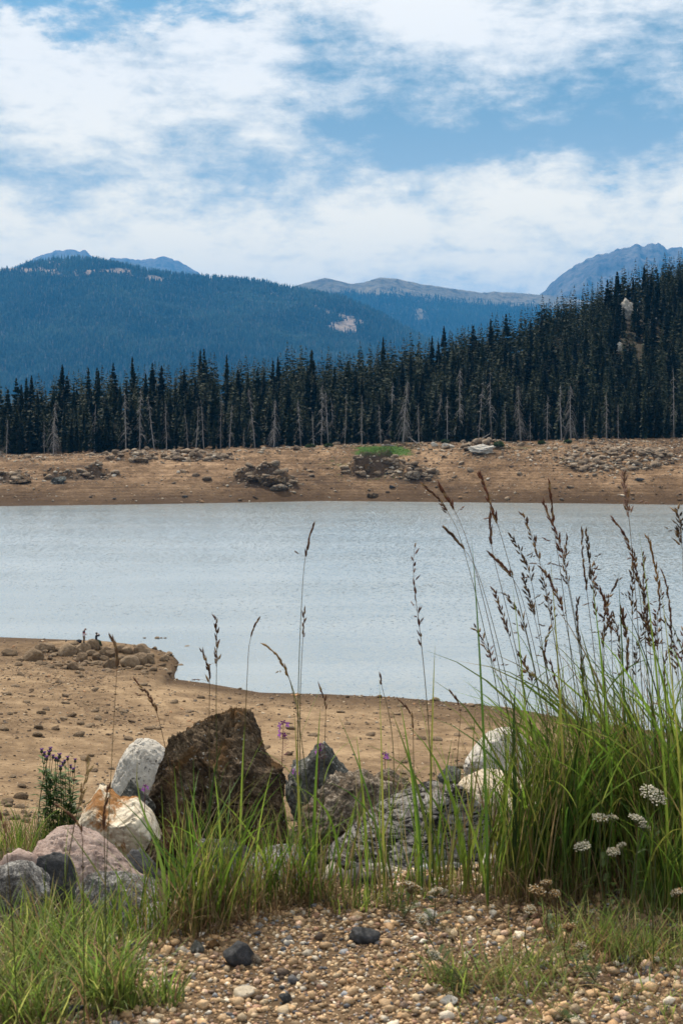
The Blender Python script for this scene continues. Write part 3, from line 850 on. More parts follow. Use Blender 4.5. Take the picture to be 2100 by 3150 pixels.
def rock_mat(name, c0, c1, c2, scale=6., spots=None, stripes=None, bumpd=.02, patch=None, obj_rand=0, rough=.9):
    m, g = new_mat(name)
    tc = g.n('ShaderNodeTexCoord'); pos = tc.outputs['Object']
    if obj_rand:
        oi = g.n('ShaderNodeObjectInfo')
        pos = g.m('ADD', 0, 0) and pos
    a = g.noise(pos, scale * 1.3, 8, .72, .4)
    b_ = g.noise(pos, scale * 9, 6, .75)
    f = g.m('ADD', g.m('MULTIPLY', a, .55), g.m('MULTIPLY', b_, .45))
    h = g.m('ADD', g.m('MULTIPLY', a, .6), g.m('MULTIPLY', b_, .5))
    if stripes:
        w = g.noise(g.scalev(pos, (1.0, 1.0, 5), rot=(.35, .5, .3)), stripes * .5, 7, .68, 2.6)
        w = g.smooth(w, .34, .60)
        f = g.m('ADD', g.m('MULTIPLY', f, .45), g.m('MULTIPLY', w, .55))
        h = g.m('ADD', h, g.m('MULTIPLY', w, .9))
    c = g.ramp(f, [(.38, c0), (.5, c1), (.63, c2)])
    if patch:
        pc, ps, lo, hi = patch
        c = g.mix(g.smooth(g.noise(g.scalev(pos, (1, 1, 1), (3, 1, 7)), ps, 5, .65, .4), lo, hi), c, pc)
    if spots:
        sc_, ss, thr = spots
        c = g.mix(g.smooth(g.noise(pos, ss, 2, .5), thr, thr + .06), c, sc_)
    if obj_rand:
        c = g.mix(g.m('MULTIPLY', oi.outputs['Random'], obj_rand), c, g.mix(1., c, (.42, .38, .34), 'MULTIPLY'))
    g.out(g.surf(c, rough, g.bump(h, .9, bumpd), .25))
    return m
R_brown = rock_mat('rusty_dark_rock', (.014, .011, .009), (.085, .056, .032), (.30, .225, .145), 5.5, patch=((.14, .075, .028), 3.4, .52, .66), spots=((.30, .29, .26), 38, .66), bumpd=.09)
R_white = rock_mat('white_quartz_rock', (.30, .22, .14), (.56, .50, .39), (.70, .65, .54), 4, patch=((.27, .13, .045), 3.2, .54, .62), spots=((.12, .09, .07), 22, .66))
R_pink = rock_mat('pink_granite', (.22, .15, .125), (.40, .30, .26), (.52, .42, .37), 9, spots=((.14, .11, .10), 60, .64), bumpd=.03)
R_grey = rock_mat('grey_rock', (.022, .023, .022), (.095, .098, .09), (.26, .265, .235), 6, spots=((.42, .42, .40), 20, .63), bumpd=.06)
R_pale = rock_mat('pale_granite', (.30, .28, .25), (.46, .43, .38), (.60, .57, .51), 7, spots=((.14, .13, .12), 45, .62), bumpd=.015)
R_cream = rock_mat('cream_granite', (.38, .31, .22), (.52, .44, .33), (.62, .55, .44), 5, spots=((.2, .15, .1), 40, .64), bumpd=.015)
R_black = rock_mat('black_rock', (.014, .015, .017), (.040, .042, .046), (.10, .10, .11), 7, bumpd=.02, rough=.7)
R_stri = rock_mat('banded_gneiss', (.014, .012, .012), (.095, .086, .080), (.29, .275, .255), 4, stripes=9, patch=((.17, .10, .05), 3, .58, .74), bumpd=.035)
R_mott = rock_mat('mottled_gneiss', (.016, .012, .010), (.17, .135, .10), (.58, .51, .42), 8, patch=((.20, .12, .06), 4, .52, .7), bumpd=.05)
R_speck = rock_mat('speckled_grey_rock', (.02, .02, .022), (.15, .145, .14), (.58, .57, .54), 12, bumpd=.03)
R_tan = rock_mat('tan_boulder', (.11, .075, .045), (.25, .18, .115), (.38, .29, .19), 2.2, bumpd=.2, obj_rand=.75)
R_bankrock = rock_mat('bank_boulder', (.09, .065, .045), (.24, .18, .125), (.42, .35, .27), 1.5, bumpd=.3, obj_rand=.9)

def big_rock(px0, px1, top, bottom, y, mat, label, seed, depth=.8, prof=None, tilt=0., **kw):
    """a rock whose outline spans these photograph columns and rows at distance y"""
    hw = (px1 - px0) / 2 * y / F
    ztop = CAMZ - y * (top - HORIZON) / F; zbot = CAMZ - y * (bottom - HORIZON) / F
    hh = (ztop - zbot) / 2 * 1.25
    v, f = rock_np(seed, prof=prof, **kw)
    lowz = v[:, 2] < 0
    ex = 1 / np.maximum(.62, np.sqrt(np.clip(1 - .9 * v[:, 2] ** 2, 0, 1)))
    v[:, 0] = np.where(lowz, v[:, 0] * ex, v[:, 0]); v[:, 1] = np.where(lowz, v[:, 1] * ex, v[:, 1])
    v = v * np.array([hw, hw * depth, hh])
    c = P((px0 + px1) / 2, 0, y); c[2] = ztop - hh
    o = link('boulder', mesh_np('boulder', v, f, [mat], smooth=True), None, c, (0, tilt, 0))
    return tag(o, label, 'rock')
big_rock(405, 965, 2145, 2680, 8.4, R_brown, 'largest boulder, dark rusty brown and peaked, behind the middle grass clump', 2, .75,
         prof=[(-1, -.3), (-.85, .2), (-.7, .55), (-.58, .80), (-.4, .88), (-.13, 1), (.15, .97), (.34, .82), (.5, .62), (.75, .48), (1, .3)], sub=7, cuts=13, cut=.62, amp=.17, fine=.075, freq=2.0, cracks=.07)
big_rock(342, 560, 2270, 2560, 9.4, R_pale, 'rounded pale grey boulder tucked behind the rusty brown one', 12, .9, sub=6, cuts=7, cut=.8, amp=.09, fine=.022)
big_rock(355, 480, 2380, 2530, 8.2, R_grey, 'small dark grey rock wedged between the quartz rock and the brown boulder', 13, .8, sub=5, cuts=11, cut=.64, amp=.16, fine=.09)
big_rock(178, 500, 2418, 2720, 7.5, R_white, 'white quartz rock stained with orange rust', 5, .8,
         prof=[(-1, .1), (-.7, .35), (-.45, .75), (-.25, 1.0), (-.05, .92), (.15, .78), (.5, .72), (.8, .5), (1, .15)], sub=6, cuts=13, cut=.52, amp=.12, fine=.045, cracks=.06)
big_rock(78, 450, 2540, 2790, 6.9, R_pink, 'smooth rounded pink granite boulder below the quartz rock', 8, .8,
         prof=[(-1, .2), (-.8, .72), (-.5, .98), (-.2, 1.0), (.2, .86), (.6, .5), (.9, .05), (1, -.1)], sub=6, cuts=8, cut=.70, amp=.12, fine=.03)
big_rock(370, 500, 2615, 2760, 7.0, R_black, 'black angular rock beside the pink boulder', 14, .8, sub=4, cuts=10, cut=.65, fine=.05)
big_rock(-20, 170, 2610, 2760, 6.7, R_pink, 'low dull pink rock at the foot of the pink boulder', 15, .8, sub=4, fine=.03)
big_rock(95, 235, 2622, 2760, 6.4, R_black, 'charcoal rock leaning on the front of the pink boulder', 16, .6, sub=4, cuts=8, cut=.7, fine=.04)
big_rock(-60, 190, 2650, 2800, 6.1, R_speck, 'grey speckled slab low among the pale grass blades', 17, .8, sub=5, cuts=11, cut=.64, amp=.16, fine=.09)
big_rock(225, 540, 2688, 2850, 6.2, R_speck, 'black and white speckled rock in front of the pink boulder', 18, .7, sub=6, cuts=12, cut=.62, amp=.16, fine=.09)
big_rock(370, 640, 2780, 2920, 5.6, R_speck, 'flat speckled rock half buried beside the gravel edge', 19, .7, sub=5, fine=.04)
big_rock(870, 1160, 2268, 2640, 9.2, R_grey, 'jagged greenish grey rock with a pointed top behind the grass', 20, .8,
         prof=[(-1, .4), (-.75, .7), (-.35, .98), (-.1, 1.0), (.15, .8), (.5, .5), (.8, .2), (1, 0)], sub=6, cuts=12, cut=.62, amp=.16, fine=.09)
big_rock(905, 1260, 2370, 2620, 8.5, R_mott, 'brown and cream mottled rock in front of the jagged grey one', 21, .8, sub=6, amp=.22, fine=.10, cuts=10, freq=2.4)
big_rock(1090, 1300, 2355, 2500, 8.9, R_mott, 'dark mottled rock ridge behind the banded slab', 31, .8, sub=6, amp=.2, fine=.10)
big_rock(985, 1570, 2392, 2760, 7.3, R_stri, 'wide grey slab with wavy dark bands', 22, .8,
         prof=[(-1, -.2), (-.8, .12), (-.55, .45), (-.2, .78), (.1, .93), (.4, 1.0), (.65, .95), (.85, .8), (1, .5)], sub=7, cuts=9, cut=.68, amp=.10, fine=.015, freq=1.6, cracks=.05)
big_rock(1425, 1665, 2236, 2430, 10.0, R_pale, 'tall smooth whitish boulder partly behind the long grass', 23, .85,
         prof=[(-1, .05), (-.7, .5), (-.35, .85), (0, 1.0), (.3, .98), (.7, .6), (1, .1)], sub=6, cuts=7, cut=.8, amp=.08, fine=.020)
big_rock(1395, 1640, 2368, 2500, 9.0, R_cream, 'low cream boulder at the foot of the whitish one', 24, .8, sub=6, cuts=7, cut=.8, amp=.09, fine=.022)
big_rock(1345, 1430, 2358, 2420, 9.4, R_grey, 'small grey stone left of the cream boulder', 32, .8, sub=5, cuts=11, cut=.64, amp=.16, fine=.09)
big_rock(1520, 1700, 2450, 2640, 7.6, R_cream, 'cream rock glimpsed through the tall green grass', 25, .8, sub=4, cuts=5, fine=.02)
big_rock(1560, 1800, 2600, 2760, 6.6, R_pale, 'white rock behind the grass stems near the yarrow', 26, .8, sub=4, cuts=5, fine=.02)
big_rock(1470, 1600, 2610, 2740, 6.2, R_pale, 'pale stone at the right foot of the banded slab', 27, .8, sub=4, cuts=5, fine=.02)
big_rock(975, 1280, 2650, 2830, 5.7, R_cream, 'cream granite boulder sunk in the gravel edge below the banded slab', 28, .8, sub=6, cuts=8, cut=.74, amp=.09, fine=.03)
big_rock(1880, 2160, 2225, 2480, 10.5, R_grey, 'dark boulder hidden behind the tallest grass near the shore', 29, .9, sub=5, fine=.05)
big_rock(1560, 1900, 2420, 2560, 9.0, R_grey, 'dark grey rock deep behind the tall grass', 30, .9, sub=5, cuts=11, cut=.64, amp=.16, fine=.09)
big_rock(520, 790, 2580, 2760, 7.0, R_grey, 'grey rock showing between the middle grass stems', 33, .8, sub=5, cuts=11, cut=.64, amp=.16, fine=.09)
big_rock(740, 1010, 2600, 2780, 6.8, R_speck, 'speckled rock behind the middle grass clump', 34, .8, sub=5, cuts=11, cut=.64, amp=.16, fine=.09)
big_rock(500, 720, 2700, 2850, 6.1, R_pale, 'pale rock glimpsed low behind the middle grass clump', 35, .8, sub=4, fine=.03)
big_rock(1240, 1480, 2650, 2790, 6.4, R_grey, 'grey stone below the banded slab behind thin grass', 36, .8, sub=4, fine=.03)
big_rock(1820, 2120, 2540, 2700, 7.6, R_pale, 'pale boulder behind the densest grass', 37, .8, sub=4, fine=.02)

for k_, (a_, b_, t_, bt_, y_, m_, lab) in enumerate([(2190, 2520, 2380, 2620, 9.0, R_speck, 'wide speckled boulder past the tallest thicket'), (2480, 2760, 2420, 2650, 8.4, R_cream, 'cream boulder past the wide speckled one'), (2700, 3050, 2400, 2650, 8.8, R_grey, 'dark grey boulder at the far end of the rock line'),
        (-330, -60, 2480, 2720, 8.0, R_mott, 'mottled boulder past the pink granite'), (-640, -330, 2460, 2700, 8.2, R_pale, 'pale boulder past the mottled one'), (-980, -650, 2470, 2700, 8.4, R_grey, 'grey boulder at the end of the rock line')]):
    big_rock(a_, b_, t_, bt_, y_, m_, lab, 60 + k_, .8, sub=5, cuts=11, cut=.64, amp=.16, fine=.06)
# ---- rubble chips filling the gaps of the rocky embankment
def stones_np(pts, sizes, rg, sub=1, flat=.65, sink=.25, colors=None, nvar=10):
    base = []
    for i in range(nvar):
        V, Fc = ico(sub)
        v = V.copy()
        for k in range(5):
            n = rg.normal(size=3); n /= np.linalg.norm(n)
            v = v - n * np.maximum(v @ n - rg.uniform(.38, .78), 0)[:, None]
        v = v * (1 + rg.uniform(-.24, .24, (len(v), 1)))
        base.append(v)
    base = np.array(base)
    N = len(pts)
    vi = rg.integers(0, nvar, N)
    sc = np.stack([rg.uniform(.75, 1.35, N), rg.uniform(.75, 1.2, N), flat * rg.uniform(.6, 1.3, N)], 1) * sizes[:, None]
    v = base[vi] * sc[:, None]
    a = rg.uniform(0, 6.28, N); c, s = np.cos(a)[:, None], np.sin(a)[:, None]
    til = rg.normal(0, .25, N)[:, None]
    x, y, z = v[..., 0], v[..., 1], v[..., 2]
    x, z = x * np.cos(til) - z * np.sin(til), x * np.sin(til) + z * np.cos(til)
    v = np.stack([x * c - y * s, x * s + y * c, z], -1)
    v = v + pts[:, None] + np.stack([0 * sizes, 0 * sizes, sizes * flat * (1 - sink * 2) * .6], 1)[:, None]
    nv = base.shape[1]
    Fc = (ico(sub)[1][None] + (np.arange(N) * nv)[:, None, None]).reshape(-1, 3)
    return v.reshape(-1, 3), Fc, nv
def tone_mat(name, rough=.85, bs=120., bd=.004, spec=.3):
    m, g = new_mat(name)
    at = g.n('ShaderNodeAttribute', attribute_name='tone')
    geo = g.n('ShaderNodeNewGeometry')
    n = g.noise(geo.outputs['Position'], bs, 4, .65)
    c = g.mix(1., at.outputs['Color'], g.ramp(n, [(.3, .62), (.7, 1.25)]), 'MULTIPLY')
    g.out(g.surf(c, rough, g.bump(n, .7, bd), spec))
    return m
M_pebble = tone_mat('pebbles', .7)
M_rub = tone_mat('rubble_stone', .9, 4., .1, .15)
PAL = 1.12 * np.array([(.50, .33, .18), (.54, .41, .26), (.40, .25, .13), (.44, .30, .17), (.56, .49, .39), (.20, .19, .19), (.10, .10, .11), (.30, .17, .11), (.62, .56, .47), (.28, .29, .31), (.50, .34, .24), (.16, .11, .08)])
PW = np.array([.22, .13, .15, .16, .06, .04, .05, .06, .03, .03, .08, .06])

# gravel on the bench
rg = np.random.default_rng(61)
N = 42000
y = 3.0 + (5.1 - 3.0) * rg.uniform(size=N) ** .95; x = np.where(rg.uniform(size=N) < .74, rg.uniform(-.28, .28, N), rg.uniform(-.62, .62, N)) * y
sz = .0047 * np.exp(rg.normal(0, .60, N)); sz = np.clip(sz, .0028, .022)
z = H(x, y)
pts = np.stack([x, y, z], 1)
ci = rg.choice(len(PAL), N, p=PW / PW.sum())
colr = PAL[ci] * rg.uniform(.42, 1.18, N)[:, None]
v, f, nv = stones_np(pts, sz, rg, sub=1, flat=.72, sink=.2, nvar=16)
big = sz > .0085
def sel(mask, vv):
    return np.repeat(mask, nv)
vv = v.reshape(N, nv, 3)
lo = ico(1)[1]
o = link('gravel', mesh_np('gravel', v, f, [M_pebble], smooth=False, colors=np.repeat(colr, nv, 0)), kind='stuff')
o['label'] = 'loose tan and grey gravel covering the bench'
# larger chips in the embankment between boulders
N = 4200
y = rg.uniform(4.6, 10.5, N); x = rg.uniform(-.60, .60, N) * y
sz = .022 * np.exp(rg.normal(0, .5, N)); z = H(x, y)
colr = np.array([(.09, .07, .055), (.18, .15, .11), (.05, .045, .04), (.30, .27, .22)])[rg.integers(0, 4, N)]
v, f, nv = stones_np(np.stack([x, y, z], 1), sz, rg, sub=1)
o = link('rubble', mesh_np('embankment_rubble', v, f, [M_pebble], colors=np.repeat(colr, nv, 0)), kind='stuff')
o['label'] = 'broken stone chips between the embankment boulders'

# distinct stones lying on the gravel
def bench_stone(px, py, wpx, hpx, mat, label, seed, name='stone', **kw):
    y = 1.5 * F / (py - HORIZON); p = P(px, py, y)
    v, f = rock_np(seed, sub=3, cuts=9, cut=.62, amp=.1, fine=.03, **kw)
    hw = wpx / 2 * y / F; hh = hpx / 2 * y / F * 1.1
    v = v * np.array([hw, hw * .8, hh]); p[2] = float(H(p[0], p[1])) + hh * .75
    return tag(link(name, mesh_np(name, v, f, [mat], smooth=False), None, p), label, 'stone')
bench_stone(735, 2960, 105, 78, R_black, 'black angular stone lying alone on the gravel', 71)
bench_stone(605, 2925, 52, 36, R_grey, 'slate blue pebble beside the orange pebble', 72)
bench_stone(660, 2912, 46, 26, R_brown, 'orange brown pebble beside the slate blue one', 73)
bench_stone(1120, 2895, 100, 46, R_black, 'flat dark stone on the gravel near the yarrow', 74)
bench_stone(1380, 2795 + 290, 60, 30, R_pale, 'pale green grey pebble under the yarrow leaves', 75)
bench_stone(755, 3068, 74, 34, R_cream, 'largest cream pebble on the gravel', 76)
bench_stone(220, 3115, 85, 34, R_black, 'dark flat stone in front of the pale grass tuft', 77)
bench_stone(880, 3085, 48, 34, R_black, 'small black pebble on the open gravel', 78)
bench_stone(1480, 2740, 40, 20, R_grey, 'blue grey pebble at the gravel edge', 79)
bench_stone(1322, 2830, 48, 32, R_pale, 'whitish pebble beside the brown yarrow stem', 80)
bench_stone(780, 2960, 50, 34, R_mott, 'brown pebble touching the black stone', 81)
bench_stone(290, 3060, 60, 40, R_cream, 'cream pebble at the root of the pale grass tuft', 82)

# beach stones
rg = np.random.default_rng(62)
SHAPES = []
for i in range(10):
    v, f = rock_np(200 + i, sub=2, cuts=8, cut=.62, amp=.12, fine=.02)
    SHAPES.append(mesh_np('stone_shape', v, f, [R_tan], smooth=False))
SHAPES_B = []
for i in range(10):
    v, f = rock_np(300 + i, sub=2, cuts=9, cut=.58, amp=.15, fine=.02)
    SHAPES_B.append(mesh_np('bank_stone_shape', v, f, [R_bankrock], smooth=False))
SHAPES_S = []
for i in range(8):
    v, f = rock_np(400 + i, sub=4, cuts=6, cut=.7, amp=.12, fine=.02)
    SHAPES_S.append(mesh_np('shore_boulder_shape', v, f, [R_tan], smooth=True))
def beach_density(px, py):
    d = .25 + .9 * np.exp(-((px - 200) / 260) ** 2 - ((py - 2200) / 60) ** 2) + .8 * np.exp(-((px - 120) / 200) ** 2 - ((py - 2090) / 60) ** 2)
    d += .7 * np.exp(-((px - 100) / 200) ** 2 - ((py - 2470) / 60) ** 2) + .35 * (py < 2185) * (px > 700) + .35 * np.exp(-((px - 1250) / 250) ** 2 - ((py - 2220) / 40) ** 2)
    d += .8 * np.exp(-((px - 300) / 200) ** 2 - ((py - 2030) / 40) ** 2)
    return d
cand = []
while len(cand) < 9500:
    px = rg.uniform(-150, 2250, 4000); y = 58 + (S_near(0) + 35 - 58) * rg.uniform(size=4000) ** 1.0
    x = y * (px - 1050) / F
    ok = (y < S_near(x) + .3)
    py = HORIZON + (CAMZ - H(x, y)) / y * F
    ok &= rg.uniform(0, 1.1, 4000) < beach_density(px, py)
    ok &= (fbm2(x, y, .12, 3, off=50) + rg.uniform(-.35, .5, 4000) > 0)
    cand += list(np.stack([x, y], 1)[ok])
cand = np.array(cand[:9500])
sz = .064 * np.exp(rg.normal(0, .62, len(cand))); sz = np.clip(sz, .03, .33)
szp = sz / cand[:, 1]
inv = np.abs(cand[:, 0] / cand[:, 1] * F) < 1050
big = np.argsort(-(szp * inv))[:240]
z = H(cand[:, 0], cand[:, 1])
mask = np.ones(len(cand), bool); mask[big] = False
pts = np.stack([cand[:, 0], cand[:, 1], z], 1)
BC = np.array([(.20, .14, .09), (.33, .24, .155), (.10, .07, .05), (.44, .35, .25), (.15, .12, .10), (.38, .22, .12)])
colr = BC[rg.choice(6, mask.sum(), p=[.3, .25, .17, .1, .13, .05])] * rg.uniform(.7, 1.2, mask.sum())[:, None]
v, f, nv = stones_np(pts[mask], sz[mask], rg, sub=1, flat=.6)
o = link('rubble', mesh_np('beach_rubble', v, f, [M_rub], colors=np.repeat(colr, nv, 0)), kind='stuff')
o['label'] = 'small stones strewn over the brown beach'
for i in big:
    s = sz[i] * 1.15
    o = link('beach_stone', SHAPES[int(rg.integers(10))], None, (pts[i, 0], pts[i, 1], pts[i, 2] + s * .25), (rg.normal(0, .15), rg.normal(0, .15), rg.uniform(0, 6.28)), (s * rg.uniform(.9, 1.4), s, s * rg.uniform(.45, .75)))
    where = 'brown stone lying on the open beach' if pts[i, 1] < 140 else 'brown stone lying near the waterline of the beach'
    tag(o, where, 'stone', 'stones scattered over the near beach')

# boulders of the point where the people are (photo columns, rows, sizes)
def cr(cx, cy, w, h): return (150 + cx / 5.227, 1880 + cy / 5.227, w / 5.227, h / 5.227)
PT = [(cr(290, 650, 290, 170), 'broad smooth tan boulder below the bag and people'), (cr(560, 610, 230, 150), 'tan boulder under the standing person'), (cr(720, 560, 230, 150), 'tan boulder that the seated person sits on'),
      (cr(550, 770, 200, 160), 'angular brown boulder on the slope of the rocky point'), (cr(390, 905, 180, 110), 'low brown boulder at the foot of the rocky point'), (cr(510, 935, 120, 60), 'small pale stone beside the low brown boulder'),
      (cr(1010, 690, 190, 130), 'orange tinted boulder on the rocky point'), (cr(900, 768, 140, 75), 'small tan boulder below the orange tinted one'), (cr(660, 815, 80, 75), 'pale block beside the angular brown boulder'),
      (cr(985, 870, 200, 140), 'dark undercut boulder near the water'), (cr(1320, 840, 280, 170), 'grey arched boulder near the tip of the point'), (cr(1500, 790, 210, 190), 'tan boulder stacked behind the grey arched one'),
      (cr(1500, 640, 250, 160), 'large grey brown boulder at the tip of the point'), (cr(1270, 640, 170, 110), 'tan boulder on the crest of the rocky point'), (cr(880, 600, 120, 60), 'flat boulder on the crest behind the seated person'),
      (cr(1100, 620, 120, 50), 'flat dark rock on the crest of the point'), (cr(360, 550, 110, 60), 'dark rock in front of the half hidden person'), (cr(480, 660, 110, 90), 'brown rock left of the angular boulder'),
      (cr(690, 680, 150, 80), 'wedge shaped rock under the seated person'), (cr(850, 850, 90, 70), 'round brown rock near the undercut boulder'), (cr(1050, 800, 100, 60), 'small flat rock between two boulders of the point'),
      (cr(780, 740, 140, 110), 'brown block in the middle of the rocky point'), (cr(1200, 930, 70, 40), 'black stone on the sand below the point'), (cr(1640, 800, 120, 120), 'dark boulder right at the water of the point'),
      ((100, 2022, 66, 36), 'wide brown boulder on the flat beach near the point'), ((140, 1992, 60, 22), 'dark low rock on the beach crest'), ((499, 2029, 16, 12), 'black stone at the very tip of the point'),
      ((513, 2031, 12, 8), 'small dark stone beside the black tip stone'), ((577, 2049, 22, 7), 'flat black stone standing alone in the shallow water'), ((556, 2063, 22, 9), 'flat brown stone in the shallow water'),
      ((540, 2048, 14, 6), 'tiny stone awash near the tip of the point'), ((30, 2010, 44, 20), 'brown stone on the beach by the picture edge'), ((225, 2045, 26, 14), 'tan stone in the mud below the point'),
      ((330, 2005, 40, 22), 'brown boulder halfway along the rocky point'), ((372, 1998, 34, 20), 'rounded boulder on the shoulder of the point'), ((60, 2060, 26, 12), 'brown stone on the brown beach flat')]
rg = np.random.default_rng(63)
for i, ((px, py, w, h), lab) in enumerate(PT):
    py = min(py, 2090)
    p = ground_at(px, py + h * .32, 145, 180)
    hw = w / 2 * p[1] / F; hh = h / 2 * p[1] / F
    o = link('boulder', SHAPES_S[i % 8], None, (p[0], p[1], max(p[2], -.2) + hh * .55), (0, 0, rg.uniform(-.5, .5)), (hw * 1.2, hw * .8, hh * 1.65))
    tag(o, lab, 'boulder', 'boulders piled on the rocky point')
for k in range(90):
    px = rg.uniform(120, 520); py = rg.uniform(1985, 2075) - (px < 250) * 5
    p = ground_at(px, py, 145, 178)
    s = rg.uniform(.16, .5)
    o = link('boulder', SHAPES_S[int(rg.integers(8))], None, (p[0], p[1], max(p[2], 0) + s * .2), (rg.normal(0, .2), 0, rg.uniform(0, 6.28)), (s * rg.uniform(1, 1.5), s, s * rg.uniform(.5, .8)))
    tag(o, 'fist to knee high rock in the jumble of the rocky point', 'boulder', 'small rocks between the boulders of the rocky point')

# far bank stones
rg = np.random.default_rng(64)
N = 20000
px = rg.uniform(-200, 2300, N); sfrac = rg.uniform(0, 1, N) ** .8
y = FS(px) + 1 + (TL(px) - FS(px) - 2) * sfrac; x = y * (px - 1050) / F
z = H(x, y); py = HORIZON + (CAMZ - z) / y * F
w = .16 + 1.2 * sstep(.72, .98, sfrac) + .9 * np.exp(-((px - 1750) / 420) ** 2) * sstep(.4, .75, sfrac) + .15 * (px > 1300)
for mx, my, rad, hh in _mw:
    w += 2.2 * np.exp(-(((x - mx) / rad) ** 2 + ((y - my) / (rad * .6)) ** 2))
w += .25 * fbm2(x, y, .05, 3, off=51)
green = np.exp(-((px - 1165) / 90) ** 2 - ((py - 1388) / 16) ** 2)
ok = (rg.uniform(0, 1.25, N) < w) & (green < .35)
x, y, z, px, py = x[ok], y[ok], z[ok], px[ok], py[ok]
sz = np.clip(.25 * np.exp(rg.normal(0, .6, len(x))), .12, 1.3)
inm = np.zeros(len(x), bool)
for mx, my, rad, hh in _mw: inm |= (((x - mx) / (rad * 1.1)) ** 2 + ((y - my) / (rad * .7)) ** 2) < 1
sz = np.where(inm, np.clip(sz * 2.2, .25, 1.5), sz)
sc_ = sz * ((px > 0) & (px < 2100))
big = np.argsort(-sc_)[:230]; mask = np.ones(len(x), bool); mask[big] = False
BC2 = np.array([(.30, .22, .15), (.44, .36, .27), (.14, .10, .07), (.52, .46, .38), (.20, .16, .12), (.36, .22, .12)])
colr = BC2[rg.choice(6, mask.sum(), p=[.27, .22, .18, .15, .12, .06])] * rg.uniform(.7, 1.15, mask.sum())[:, None]
pts = np.stack([x, y, z], 1)
v, f, nv = stones_np(pts[mask], sz[mask], rg, sub=1, flat=.55)
o = link('rubble', mesh_np('bank_rubble', v, f, [M_rub], colors=np.repeat(colr, nv, 0)), kind='stuff')
o['label'] = 'small stones strewn over the far bank'
for i in big:
    s = sz[i] * 1.1
    near_m = min(range(len(_mw)), key=lambda q: (pts[i, 0] - _mw[q][0]) ** 2 + (pts[i, 1] - _mw[q][1]) ** 2)
    lab = 'rock on the far bank beside the forest edge' if y[i] > TL(px[i]) - 14 else 'brown rock lying on the far bank of the lake'
    o = link('bank_rock', SHAPES_B[int(rg.integers(10))], None, (pts[i, 0], pts[i, 1], pts[i, 2] + s * .2), (rg.normal(0, .2), rg.normal(0, .2), rg.uniform(0, 6.28)), (s * rg.uniform(1, 1.5), s, s * rg.uniform(.45, .75)))
    tag(o, lab, 'rock', 'rocks on the far bank')
FARR = [(1483, 1384, 92, 34, R_pale, 'big whitish boulder on the far bank below the shaggy white snag'), (1375, 1372, 50, 20, R_pale, 'pale rock beside the meadow patch on the far bank'),
        (1335, 1368, 26, 16, R_pale, 'round pale rock at the forest edge'), (830, 1478, 110, 44, R_brown, 'long rusty outcrop low on the far bank'), (860, 1500, 66, 22, R_mott, 'orange slab at the end of the rusty outcrop'),
        (785, 1470, 80, 22, R_brown, 'dark layered ledge beside the rusty outcrop'), (185, 1478, 60, 30, R_grey, 'dark grey outcrop on the far bank'), (60, 1482, 80, 16, R_brown, 'low dark outcrop near the far shoreline'),
        (1148, 1524, 44, 16, R_brown, 'dark rock by the far waterline'), (1205, 1498, 24, 12, R_black, 'black rock on the lower far bank'), (570, 1528, 20, 9, R_black, 'small black rock at the far waterline'),
        (352, 1534, 16, 6, R_black, 'flat black rock at the far waterline'), (430, 1418, 60, 16, R_brown, 'dark ledge high on the far bank'), (1130, 1440, 40, 26, R_brown, 'dark rock on top of the stone pile'),
        (1270, 1462, 60, 26, R_mott, 'weathered rock in the second stone pile'), (1965, 1476, 34, 12, R_black, 'dark driftwood coloured rock on the far bank'), (1190, 1420, 46, 18, R_mott, 'brown rock crowning the stone pile')]
for i, (px, py, w, h, mt, lab) in enumerate(FARR):
    p = ground_at(px, py + h * .3, 445, 568)
    v, f = rock_np(500 + i, sub=5, cuts=9, cut=.6, amp=.45, fine=.16, freq=2.6, strata=.08)
    v = v * np.array([w / 2, w / 2 * .6, h / 2 * 1.2]) * p[1] / F
    m2 = mt.copy(); m2.name = 'far_' + mt.name
    for nd in m2.node_tree.nodes:
        if nd.type == 'TEX_NOISE': nd.inputs['Scale'].default_value *= .09
        if nd.type == 'BUMP': nd.inputs['Distance'].default_value *= 9
    tag(link('boulder', mesh_np('boulder', v, f, [m2], smooth=True), None, (p[0], p[1], p[2] + h * .25 * p[1] / F)), lab, 'boulder')
# bare rock faces showing through the forest
for i, (px, py, hw, hh) in enumerate(OUT):
    p = ground_at(px, py + hh * .4, 575, 850)
    v, f = rock_np(540 + i, sub=5, cuts=14, cut=.55, amp=.5, fine=.2, freq=2.6)
    v = v * np.array([hw * 1.0, hw * .6, hh * 1.0]) * p[1] / F
    m2 = R_pale.copy(); m2.name = 'cliff_rock'
    for nd in m2.node_tree.nodes:
        if nd.type == 'TEX_NOISE': nd.inputs['Scale'].default_value *= .06
        if nd.type == 'BUMP': nd.inputs['Distance'].default_value *= 25
    lab = ['largest pale cliff showing through the forested hillside', 'small pale cliff lower on the forested hillside', 'pale rock step beside the largest hillside cliff'][i]
    tag(link('cliff', mesh_np('cliff', v, f, [m2], smooth=True), None, (p[0], p[1] + 3, p[2] + hh * .4 * p[1] / F)), lab, 'cliff')

